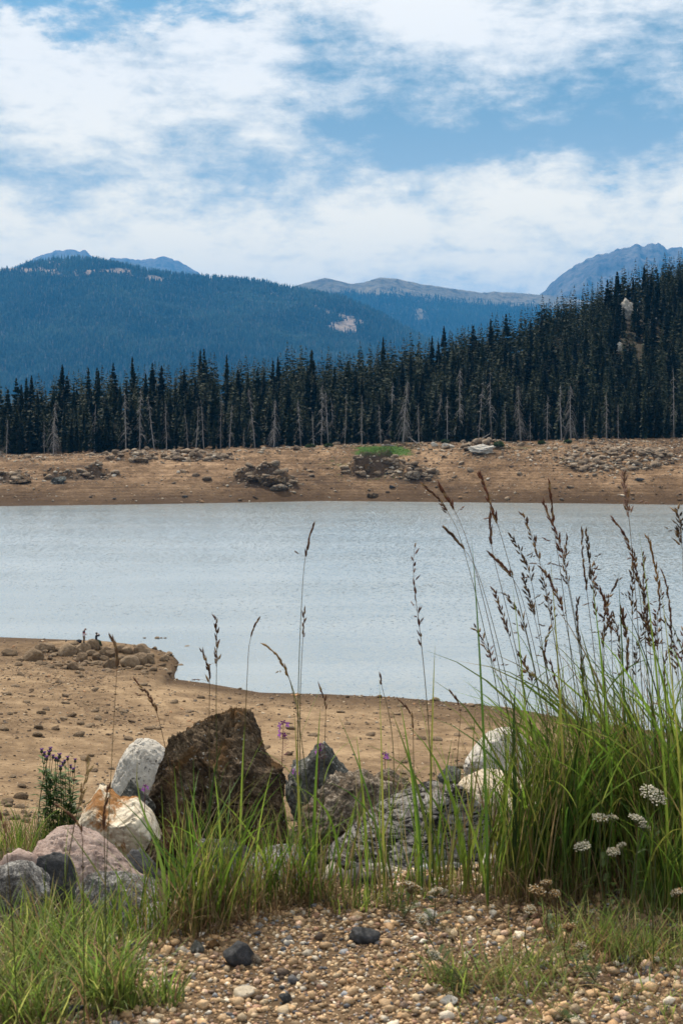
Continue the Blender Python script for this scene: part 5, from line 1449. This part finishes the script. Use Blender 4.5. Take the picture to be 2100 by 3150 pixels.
# ------------------------------------------------------------------ flowering stalks
M_seed, g = new_mat('seed_husks')
at = g.n('ShaderNodeAttribute', attribute_name='tone')
pb2 = g.surf(at.outputs['Color'], .7, None, .2)
tr = g.n('ShaderNodeBsdfTranslucent'); g.put(tr.inputs[0], at.outputs['Color'])
mx = g.n('ShaderNodeMixShader'); mx.inputs[0].default_value = .25
g.nt.links.new(pb2, mx.inputs[1]); g.nt.links.new(tr.outputs[0], mx.inputs[2]); g.out(mx.outputs[0])
def spikelet(b, p, d, L, w, col):
    d = d / np.linalg.norm(d)
    t = np.array([0, .25, .6, 1.]); r = np.array([.15, 1, .75, .05]) * w
    v, f = tube(p + d * (t[:, None] * L), r, 5)
    b.add(v, f, col)
def stalk(top, base, y, label, group=None, seed=0, head=150, dens=18, mid=None, loose=1., leaves=1, col=(.13, .062, .035), y2=None, thick=.0012):
    """top and base in photograph columns and rows; head length in photograph pixels"""
    rg = np.random.default_rng(1000 + seed)
    y2 = y2 or y
    pt = P(top[0], top[1], y2); pb = P(base[0], base[1], y); pb[2] = float(H(pb[0], pb[1])) - .01
    if mid: pm = P(mid[0], mid[1], (y + y2) / 2)
    else:
        pm = (pt + pb) / 2 + np.array([(pb[0] - pt[0]) * -.22 * (1 if pt[0] < pb[0] else 1), 0, .0])
        pm[0] = pb[0] + (pt[0] - pb[0]) * .36; pm[2] = pb[2] + (pt[2] - pb[2]) * .52
    t = np.linspace(0, 1, 26)[:, None]
    # quadratic through base, mid, top
    c = 2 * pm - .5 * (pt + pb)
    path = (1 - t) ** 2 * pb + 2 * t * (1 - t) * c + t ** 2 * pt
    # the top nods a little
    nod = rg.normal(0, .03) + (-.008)
    path[:, 0] += nod * np.clip((t[:, 0] - .85) / .15, 0, 1) ** 2
    seg = np.linalg.norm(np.diff(path, axis=0), axis=1); cum = np.concatenate([[0], np.cumsum(seg)]); Ltot = cum[-1]
    root = thing('grass_stalk', pb, label, 'grass stalk', group)
    loc = path - pb
    b = Bag()
    g0 = np.array([.10, .14, .035]); br = np.array([.17, .105, .05])
    rad = np.interp(t[:, 0], [0, .6, .9, 1], [thick * 1.5, thick * 1.1, thick * .7, thick * .4])
    v, f = tube(loc, rad, 5)
    kk = np.repeat(np.clip((t[:, 0] - .35) * 1.8 + rg.uniform(-.2, .3), 0, 1), 5)[:, None]
    b.add(v, f, g0 * (1 - kk) + br * kk)
    link('stem', b.mesh('stem', [M_leaf], True, True), root)
    hl = head * y2 / F
    hb = Bag()
    def at(s):
        return np.array([np.interp(s, cum, loc[:, q]) for q in range(3)])
    colr = np.array(col)
    for i in range(dens):
        s = Ltot - hl * (1 - (i / dens) ** 1.15) * rg.uniform(.93, 1.0)
        s = min(s, Ltot)
        p = at(s); dirn = at(min(s + .01, Ltot)) - at(max(s - .02, 0)); dirn = dirn / (np.linalg.norm(dirn) + 1e-9)
        a = rg.uniform(0, 6.28); side = np.array([math.cos(a), math.sin(a), 0])
        ang = rg.uniform(.12, .55) * loose
        dd = dirn * math.cos(ang) + side * math.sin(ang) + np.array([0, 0, -.15 * loose])
        ped = rg.uniform(.003, .016) * loose * (1.4 - i / dens)
        q = p + dd * ped
        if ped > .006:
            v, f = tube([p, q], [.0004, .0004], 3); hb.add(v, f, colr)
        cc = colr * rg.uniform(.6, 1.5) if rg.uniform() > .22 else np.array([.30, .19, .09]) * rg.uniform(.7, 1.2)
        spikelet(hb, q, dd + rg.normal(0, .08, 3), rg.uniform(.016, .028), rg.uniform(.0024, .0040), cc)
    for i in range(int(2 * loose)):   # a few long side branchlets
        s = Ltot - hl * rg.uniform(.5, 1.1); p = at(s); a = rg.uniform(0, 6.28)
        dd = np.array([math.cos(a), math.sin(a) * .5, rg.uniform(-.2, .5)]); dd /= np.linalg.norm(dd)
        L = rg.uniform(.02, .045); q = p + dd * L
        v, f = tube([p, p + dd * L * .5 + [0, 0, .003], q], [.0005, .0004, .0003], 3); hb.add(v, f, colr)
        for j in range(2): spikelet(hb, q - dd * j * .012, dd + rg.normal(0, .25, 3), .018, .0022, colr * rg.uniform(.8, 1.4))
    link('seed_head', hb.mesh('seed_head', [M_seed], True, True), root)
    for i in range(leaves):
        s = Ltot * rg.uniform(.25, .6); p = at(s)
        o = link('leaf_blade', BL[int(rg.integers(0, 30))], root, p, (0, rg.uniform(.1, .5), rg.uniform(0, 6.28)), (1, 1, 1)); L = rg.uniform(.14, .30); o.scale = (L, L * .6, L)
    return root
GR = 'seeding grass stalks of the tall thicket'
def c4(x, y): return (1050 + x / 1.493, 1330 + y / 1.493)
# in front of the lake, standing alone
stalk((945, 1612), (925, 2740), 4.6, 'tallest lone grass stalk over the lake, thin with a slender brown head', seed=1, head=115, dens=14, loose=.5, mid=(917, 2150))
stalk((940, 1872), (938, 2720), 4.7, 'short headed stalk beside the tallest lone stalk', seed=2, head=90, dens=9, loose=.7, mid=(922, 2250))
stalk((862, 1985), (950, 2760), 4.3, 'stalk with a golden head bent sideways beside the tallest lone stalk', seed=3, head=130, dens=16, loose=.8, mid=(940, 2380), col=(.30, .17, .05))
stalk((672, 1895), (700, 2780), 4.5, 'dark headed stalk over the peak of the rusty boulder', seed=4, head=170, dens=20, loose=.8, mid=(668, 2350))
stalk((648, 2000), (660, 2800), 4.4, 'lower twin head beside the dark headed stalk', seed=5, head=120, dens=14, loose=.6, mid=(645, 2380))
stalk((770, 1903), (740, 2780), 4.7, 'thin stalk with one small narrow head near the peak of the rusty boulder', seed=6, head=70, dens=8, loose=.3, mid=(752, 2300))
stalk((455, 2088), (560, 2830), 4.2, 'bending stalk whose head hangs beside the rusty boulder', seed=7, head=140, dens=14, loose=.6, mid=(540, 2480))
stalk((368, 1962), (300, 3080), 3.3, 'blurred near stalk with a tan head below the people', seed=8, head=105, dens=14, loose=.3, mid=(340, 2420), col=(.24, .14, .075), thick=.0007)
stalk((318, 2420), (330, 3050), 3.4, 'short near stalk with dark brown head before the quartz rock', seed=9, head=150, dens=12, loose=.3)
stalk((253, 2478), (260, 3020), 3.5, 'second short near stalk before the quartz rock', seed=10, head=120, dens=10, loose=.3)
stalk((5, 2450), (60, 3080), 3.3, 'leaning tan stalk at the picture edge above the pale grass', seed=11, head=140, dens=12, loose=.4, col=(.24, .14, .075))
stalk((285, 2330), (180, 3000), 3.9, 'pale feathery drooping grass head over the thistle plant', seed=12, head=170, dens=20, loose=1., col=(.40, .29, .14), mid=(215, 2620))
stalk((1158, 2080), (1180, 2760), 4.8, 'tiny headed stalk at the edge of the sand', seed=13, head=30, dens=4, loose=.3, mid=(1210, 2330))
stalk((1005, 2110), (990, 2760), 4.7, 'brown headed stalk in front of the sand near the jagged grey rock', seed=14, head=80, dens=9, loose=.4)
stalk((1268, 2150), (1275, 2740), 4.7, 'slim dark headed stalk over the banded slab', seed=15, head=110, dens=9, loose=.2)
stalk((1423, 2130), (1390, 2740), 4.8, 'slim reddish stalk between sand and banded slab', seed=16, head=50, dens=6, loose=.2)
stalk((1252, 1670), (1330, 2740), 4.5, 'lone stalk with a loose head whose tip bends over the lake', seed=17, head=330, dens=18, loose=1.2, mid=(1315, 2200), col=(.12, .055, .04))
TH = [((465, 235), 1600, 5.0), ((500, 250), 1640, 4.4), ((645, 195), 1760, 4.2), ((640, 385), 1690, 4.6), ((560, 440), 1660, 4.5), ((830, 470), 1740, 4.6), ((860, 370), 1800, 4.3), ((938, 230), 1810, 4.6),
      ((960, 320), 1880, 4.2), ((970, 625), 1850, 4.5), ((1085, 450), 1880, 4.5), ((1118, 448), 1890, 4.7), ((1200, 670), 1860, 4.5), ((1225, 700), 1900, 4.6), ((1300, 190), 2010, 3.9), ((1320, 390), 2040, 4.4),
      ((1435, 480), 2070, 4.3), ((1562, 350), 2110, 4.3), ((1330, 570), 1950, 4.6), ((1290, 820), 1980, 4.7), ((1550, 815), 2120, 4.4), ((635, 890), 1640, 4.9), ((700, 720), 1700, 4.7), ((835, 660), 1760, 4.8),
      ((925, 665), 1800, 4.7), ((1055, 760), 1860, 4.8), ((1440, 740), 2040, 4.7), ((1380, 560), 2000, 4.9), ((1500, 640), 2080, 4.8), ((800, 740), 1720, 4.9), ((1345, 900), 1960, 4.9), ((1185, 850), 1880, 4.9),
      ((950, 1050), 1820, 5.0), ((1080, 1040), 1870, 5.0), ((835, 1020), 1730, 5.0), ((1420, 840), 2060, 4.5), ((1520, 860), 2120, 4.8), ((1300, 960), 1960, 4.6), ((1130, 600), 1900, 4.9), ((1470, 980), 2060, 5.0),
      ((770, 560), 1740, 4.9), ((990, 480), 1850, 4.9), ((1260, 830), 1950, 5.0), ((1390, 660), 2030, 4.5), ((890, 900), 1790, 5.0)]
ulab = {0: 'tallest stalk on the lake side of the thicket, with a broad straw brown head', 2: 'tall stalk of the thicket whose head leans towards the lake over the far bank', 7: 'upright stalk of the thicket topping the far waterline',
        14: 'pinkish stalk of the thicket reaching highest over the far bank', 16: 'golden brown dense head in the thick of the tall stalks', 10: 'dark double headed stalk standing over open water'}
for i, (t_, bx_, y_) in enumerate(TH):
    tp = c4(*t_)
    bpy_ = HORIZON + 1.5 * F / y_
    cc = (.30, .19, .14) if i == 14 else ((.26, .13, .03) if i == 16 else (.125 + .03 * math.sin(i), .062, .038))
    stalk(tp, (bx_, bpy_), y_, ulab.get(i, 'tall stalk with a loose brown seed head rising from the thicket'), GR, seed=30 + i, head=random.uniform(85, 225), dens=random.randint(16, 34), loose=random.uniform(.4, 1.5), leaves=2, col=cc)
_th = sorted([o for o in bpy.data.objects if str(o.get('label', '')).startswith('tall stalk with a loose brown seed head rising')], key=lambda o: o.children[1].data.vertices[0].co.x + o.location.x)
_th.sort(key=lambda o: (o.location.x + max(v.co.z for v in o.children[0].data.vertices) * 0) / o.location.y)
TENS = ['', 'twenty ', 'thirty ']
def ordinal(i):
    if i < 20: return ORD[i]
    return ['twenty', 'thirty', 'forty'][(i + 1) // 10 - 2] + ' ' + ORD[(i + 1) % 10 - 1] if (i + 1) % 10 else {30: 'thirtieth', 40: 'fortieth', 50: 'fiftieth'}[i + 1]
for i, o in enumerate(_th):
    o['label'] = 'brown headed thicket stalk, ' + ordinal(i) + ' rooted counting from the banded slab side'
# tall single leaves seen against water and sand
LB = [((1165, 2060), (1180, 2800), 4.4), ((1337, 1985), (1320, 2760), 4.5), ((1450, 1660), (1500, 2740), 4.4), ((1040, 2200), (1190, 2790), 4.4), ((1095, 2260), (1130, 2800), 4.6), ((1575, 1800), (1640, 2740), 4.6),
      ((1230, 2160), (1290, 2760), 4.6), ((1250, 2270), (1300, 2760), 4.5), ((1690, 1700), (1740, 2700), 4.5), ((1820, 1790), (1890, 2700), 4.5), ((1390, 2270), (1340, 2760), 4.6), ((1310, 2250), (1500, 2740), 4.4),
      ((1965, 1640), (2060, 2700), 4.3), ((2030, 1800), (2110, 2700), 4.2), ((1900, 1760), (1930, 2700), 4.7), ((595, 2330), (600, 2800), 4.4), ((752, 2230), (735, 2800), 4.5), ((535, 2350), (560, 2820), 4.4), ((985, 2180), (960, 2770), 4.4), ((905, 2190), (925, 2770), 4.5)]
LB.sort(key=lambda q: q[0][0])
rg = np.random.default_rng(131)
for i, (tp, bs, y) in enumerate(LB):
    pt = P(tp[0], tp[1], y); pb = P(bs[0], bs[1], y); pb[2] = float(H(pb[0], pb[1]))
    t = np.linspace(0, 1, 16)[:, None]; pm = (pt + pb) / 2; pm[0] = pb[0] + (pt[0] - pb[0]) * .3
    path = (1 - t) ** 2 * pb + 2 * t * (1 - t) * (2 * pm - .5 * (pt + pb)) + t ** 2 * pt - pb
    w = (rg.uniform(.008, .012) * (1 - t ** 1.6) ** .8 * np.clip(.4 + t * 3, 0, 1) + .0004)
    tw = rg.uniform(-.6, .6) + rg.normal(0, .5) * t
    sv = np.concatenate([np.cos(tw), np.sin(tw), 0 * tw], 1)
    V = np.stack([path - sv * w / 2 + [0, .001, 0], path + [0, -.0008, 0], path + sv * w / 2 + [0, .001, 0]], 1).reshape(-1, 3)
    idx = np.arange(15)[:, None] * 3 + np.arange(2)[None]
    q = np.stack([idx, idx + 1, idx + 4, idx + 3], -1).reshape(-1, 4)
    col = GREENS['deep'][i % 4] * rg.uniform(.8, 1.4)
    o = link('grass_shoot', mesh_np('grass_shoot', V, q, [M_leaf], True, colors=np.tile(col, (len(V), 1))), None, pb)
    tag(o, 'long green blade above the thicket' if bs[0] > 1600 else ('long green blade before sand and slab' if bs[0] > 1000 else 'long green blade before the rusty boulder'), 'grass blade', 'long single grass blades')
    o['label'] = str(o['label']) + ', ' + ORD[sum(1 for q in LB[:i] if (q[1][0] > 1600, q[1][0] > 1000) == (bs[0] > 1600, bs[0] > 1000))] + ' counting from the thistle side'

# ------------------------------------------------------------------ yarrow, thistle, fireweed
M_petal, g = new_mat('flower_petals')
at = g.n('ShaderNodeAttribute', attribute_name='tone')
g.out(g.surf(at.outputs['Color'], .8))
def yarrow(px, py, wpx, basepx, basepy, label, seed, brown=0., heads=1, offs=None, y=None):
    rg = np.random.default_rng(2000 + seed)
    yb = 1.5 * F / (basepy - HORIZON) if y is None else y
    pb = P(basepx, basepy, yb); pb[2] = float(H(pb[0], pb[1]))
    root = thing('yarrow', pb, label, 'wildflower', 'yarrow plants on the gravel edge')
    for hN in range(heads):
        ox, oy = (0, 0) if hN == 0 else offs[hN - 1]
        top = P(px + ox, py + oy, yb) - pb
        t = np.linspace(0, 1, 8)[:, None]
        path = t * top + np.array([1, 0, 0]) * (.02 * np.sin(t * 3.1)) * rg.normal()
        v, f = tube(path, np.linspace(.0022, .0012, 8), 6)
        stc = np.array([.14, .16, .07]) * (1 - brown) + np.array([.16, .08, .04]) * brown
        b = Bag(); b.add(v, f, stc); link('stem', b.mesh('stem', [M_leaf], True, True), root)
        R = wpx * .42 * yb / F * (1 if hN == 0 else .7)
        hb = Bag(); n = 130
        tilt = rg.normal(0, .25, 2)
        for i in range(n):
            r = R * math.sqrt((i + .5) / n); a = i * 2.39996 + rg.normal(0, .15)
            dx, dy = r * math.cos(a), r * math.sin(a)
            c = top + np.array([dx, dy, .006 - .30 * r * r / R + tilt[0] * dx + tilt[1] * dy + rg.normal(0, .0025)])
            if i % 3 == 0:
                v, f = tube([top - [0, 0, R * .8], c], [.0008, .0006], 3); hb.add(v, f, stc)
            V, Fc = ico(1)
            s = R * rg.uniform(.065, .11)
            colr = np.array([.60, .55, .42]) * rg.uniform(.5, 1.1) if rg.uniform() > brown else np.array([.30, .19, .08]) * rg.uniform(.6, 1.3)
            hb.add(V * np.array([s, s, s * .6]) * (1 + rg.uniform(-.2, .2, (len(V), 1))) + c, Fc, colr)
        link('flower_head', hb.mesh('flower_head', [M_petal], True, True), root)
    # feathery leaves
    lf = Bag()
    for i in range(9):
        s = rg.uniform(0, .75) ** 1.3; p0 = (P(px, py, yb) - pb) * s; a = rg.uniform(0, 6.28); L = rg.uniform(.04, .10) * (1.1 - s)
        dd = np.array([math.cos(a), math.sin(a), rg.uniform(.3, 1.1)]); dd /= np.linalg.norm(dd)
        sd = np.cross(dd, [0, 0, 1]); sd /= np.linalg.norm(sd)
        for k in range(12):
            q = p0 + dd * L * (k + 1) / 12 - np.array([0, 0, L * .3 * ((k + 1) / 12) ** 2]); w = L * .18 * math.sin((k + 1) / 13 * 3.14) + .002
            for sg in (-1, 1):
                e = q + sd * sg * w + dd * .004
                tri = np.array([q, q + dd * .0028, e]); lf.add(tri, np.array([[0, 1, 2]]), np.array([.10, .15, .045]) * rg.uniform(.7, 1.3))
        v, f = tube([p0, p0 + dd * L - [0, 0, L * .3]], [.001, .0004], 3); lf.add(v, f, (.10, .14, .045))
    link('leaves', lf.mesh('leaves', [M_leaf], False, True), root, kind='stuff')
yarrow(2008, 2440, 96, 2010, 2830, 'white yarrow highest against the tallest grass thicket', 1)
yarrow(1960, 2518, 66, 1945, 2850, 'white yarrow with a lumpy drooping head below the highest one', 2, heads=2, offs=[(20, 26)])
yarrow(1845, 2515, 62, 1860, 2830, 'greyish white yarrow with a small side head among the stems', 3, .15, heads=2, offs=[(38, 0)])
yarrow(1790, 2602, 64, 1800, 2830, 'flat white yarrow low in front of the thicket', 4)
yarrow(1885, 2620, 52, 1880, 2860, 'small white yarrow beside the flat white one', 5, .1, heads=2, offs=[(25, -18)])
yarrow(1262, 2722, 84, 1240, 2830, 'brownish faded yarrow head near the flat dark stone', 6, .55)
yarrow(1338, 2742, 56, 1330, 2850, 'pale faded yarrow next to the brownish one', 7, .3)
yarrow(1296, 2828, 50, 1400, 3030, 'greyish yarrow leaning over the gravel', 8, .2)
yarrow(1333, 2936, 50, 1420, 3050, 'bluish white yarrow lowest over the gravel', 9, .05)
yarrow(1650, 2738, 66, 1700, 2900, 'cluster of dry brown yarrow heads at the foot of the thicket', 10, .75, heads=3, offs=[(55, 12), (28, -22)])
yarrow(1630, 2800, 50, 1640, 2990, 'half faded yarrow over the feathery greens', 11, .45)
yarrow(1750, 2850, 56, 1770, 3000, 'orange brown dead yarrow head over the gravel', 12, .95)
yarrow(1785, 2910, 40, 1830, 3020, 'small dull yarrow below the orange brown one', 13, .4)
yarrow(2080, 2745, 50, 2075, 2900, 'faded cream yarrow near the picture corner', 14, .5)
yarrow(1765, 3145, 70, 1760, 3190, 'white yarrow cut by the bottom of the picture', 15, .1, y=3.55)

def leafy(root, path_pts, n, L, col, rg, name='leaves'):
    b = Bag()
    for i in range(n):
        s = rg.uniform(0, .85); k = min(int(s * (len(path_pts) - 1)), len(path_pts) - 2); p = path_pts[k] + (path_pts[k + 1] - path_pts[k]) * rg.uniform()
        a = rg.uniform(0, 6.28); dd = np.array([math.cos(a), math.sin(a), rg.uniform(.1, .9)]); dd /= np.linalg.norm(dd)
        sd = np.cross(dd, [0, 0, 1]); sd /= np.linalg.norm(sd); l = L * rg.uniform(.6, 1.2)
        V = np.array([p, p + dd * l * .4 + sd * l * .13, p + dd * l - [0, 0, l * .2], p + dd * l * .4 - sd * l * .13, p + dd * l * .45 - [0, 0, l * .05]])
        b.add(V, np.array([[0, 1, 4], [1, 2, 4], [2, 3, 4], [3, 0, 4]]), np.array(col) * rg.uniform(.6, 1.4))
    link(name, b.mesh(name, [M_leaf], False, True), root, kind='stuff')
# thistle plant with many small violet heads
rg = np.random.default_rng(141)
yb = 8.7; pb = P(170, 2560, yb); pb[2] = float(H(pb[0], pb[1]))
th_ = thing('thistle', pb, 'leafy thistle plant with many small violet flower heads', 'wildflower')
tops = [(125, 2312), (133, 2322), (148, 2318), (160, 2330), (152, 2308), (168, 2338), (180, 2328), (175, 2340), (196, 2345), (228, 2342), (214, 2360), (190, 2352), (222, 2372), (205, 2335), (140, 2335), (183, 2365)]
for i, (px, py) in enumerate(tops):
    tp = P(px + 4, py, yb + rg.normal(0, .08)) - pb
    root0 = np.array([rg.normal(0, .04), rg.normal(0, .03), 0]) + np.array([(px - 165) * .5 * yb / F, 0, 0])
    t = np.linspace(0, 1, 7)[:, None]; path = root0 + (tp - root0) * t + np.array([1, 0, 0]) * .02 * np.sin(t * 3.1) * rg.normal()
    b = Bag(); v, f = tube(path, np.linspace(.004, .0016, 7), 5); b.add(v, f, (.07, .10, .035))
    link('stem', b.mesh('stem', [M_leaf], True, True), th_)
    leafy(th_, path, 46, .085, (.085, .15, .035), rg)
    hb = Bag(); V, Fc = ico(1); r = rg.uniform(.009, .014)
    hb.add(V * [r, r, r * 1.1] + tp, Fc, (.05, .06, .035))
    for k in range(14):
        a = k * 2.4; dd = np.array([math.cos(a) * .6, math.sin(a) * .6, 1.]); v, f = tube([tp + [0, 0, r * .4], tp + dd * r * 1.7], [.0022, .0016], 3); hb.add(v, f, np.array([.16, .06, .27]) * rg.uniform(.7, 1.4))
    link('flower_head', hb.mesh('flower_head', [M_petal], False, True), th_)
# fireweed stalks with magenta flowers
def fireweed(px, py, bx, by, y, label, seed, nfl=16, hpx=110, spread=1.):
    rg = np.random.default_rng(3000 + seed)
    pb = P(bx, by, y); zg = float(H(pb[0], pb[1])); pb[2] = zg
    root = thing('fireweed', pb, label, 'wildflower')
    tp = P(px, py, y) - pb
    t = np.linspace(0, 1, 10)[:, None]; path = tp * t
    b = Bag(); v, f = tube(path, np.linspace(.004, .0015, 10), 5); b.add(v, f, (.16, .045, .06)); link('stem', b.mesh('stem', [M_leaf], True, True), root)
    leafy(root, path[:7], 26, .06, (.07, .10, .03), rg)
    H_ = hpx * y / F
    pods = Bag()
    for i in range(nfl):
        s = i / nfl; p = tp - np.array([0, 0, H_ * s]); a = rg.uniform(0, 6.28); L = .018 + .03 * s
        dd = np.array([math.cos(a), math.sin(a), .35]); q = p + dd * L
        v, f = tube([p, q], [.0012, .0009], 3); pods.add(v, f, (.17, .04, .08))
    link('pods', pods.mesh('pods', [M_petal], False, True), root)
    for i in range(max(4, nfl // 2)):
        p = tp - np.array([0, 0, H_ * rg.uniform(.05, .45)]); a = rg.uniform(0, 6.28); c = p + np.array([math.cos(a), math.sin(a), 0]) * .025 * spread
        fb = Bag()
        nrm = np.array([math.cos(a), math.sin(a) - .6, .3]); nrm /= np.linalg.norm(nrm); u = np.cross(nrm, [0, 0, 1]); u /= np.linalg.norm(u); w = np.cross(nrm, u)
        for k in range(4):
            d1 = u * math.cos(k * 1.571 + .5) + w * math.sin(k * 1.571 + .5); d2 = np.cross(nrm, d1)
            R_ = .017 if nfl > 8 else .010
            V = np.array([c, c + d1 * R_ * .7 + d2 * R_ * .45, c + d1 * R_ * 1.3 + nrm * .002, c + d1 * R_ * .7 - d2 * R_ * .45])
            fb.add(V, np.array([[0, 1, 2, 3]]), np.array([.36, .09, .44]) * rg.uniform(.8, 1.3))
        link('flower', fb.mesh('flower', [M_petal], False, True), root)
fireweed(872, 2218, 860, 2420, 8.9, 'fireweed with a violet flower spike beside the rusty boulder', 1, 22, 120)
fireweed(985, 2290, 965, 2450, 8.4, 'fireweed blooming in front of the jagged grey rock', 2, 9, 50)
fireweed(1182, 2318, 1190, 2400, 9.2, 'small violet flower standing above the mottled rocks', 3, 10, 20, .8)
fireweed(915, 2365, 925, 2440, 8.2, 'low fireweed bloom at the side of the rusty boulder', 4, 6, 30)
fireweed(447, 2415, 440, 2560, 7.4, 'single violet bloom before the small dark grey rock', 5, 4, 30, .5)
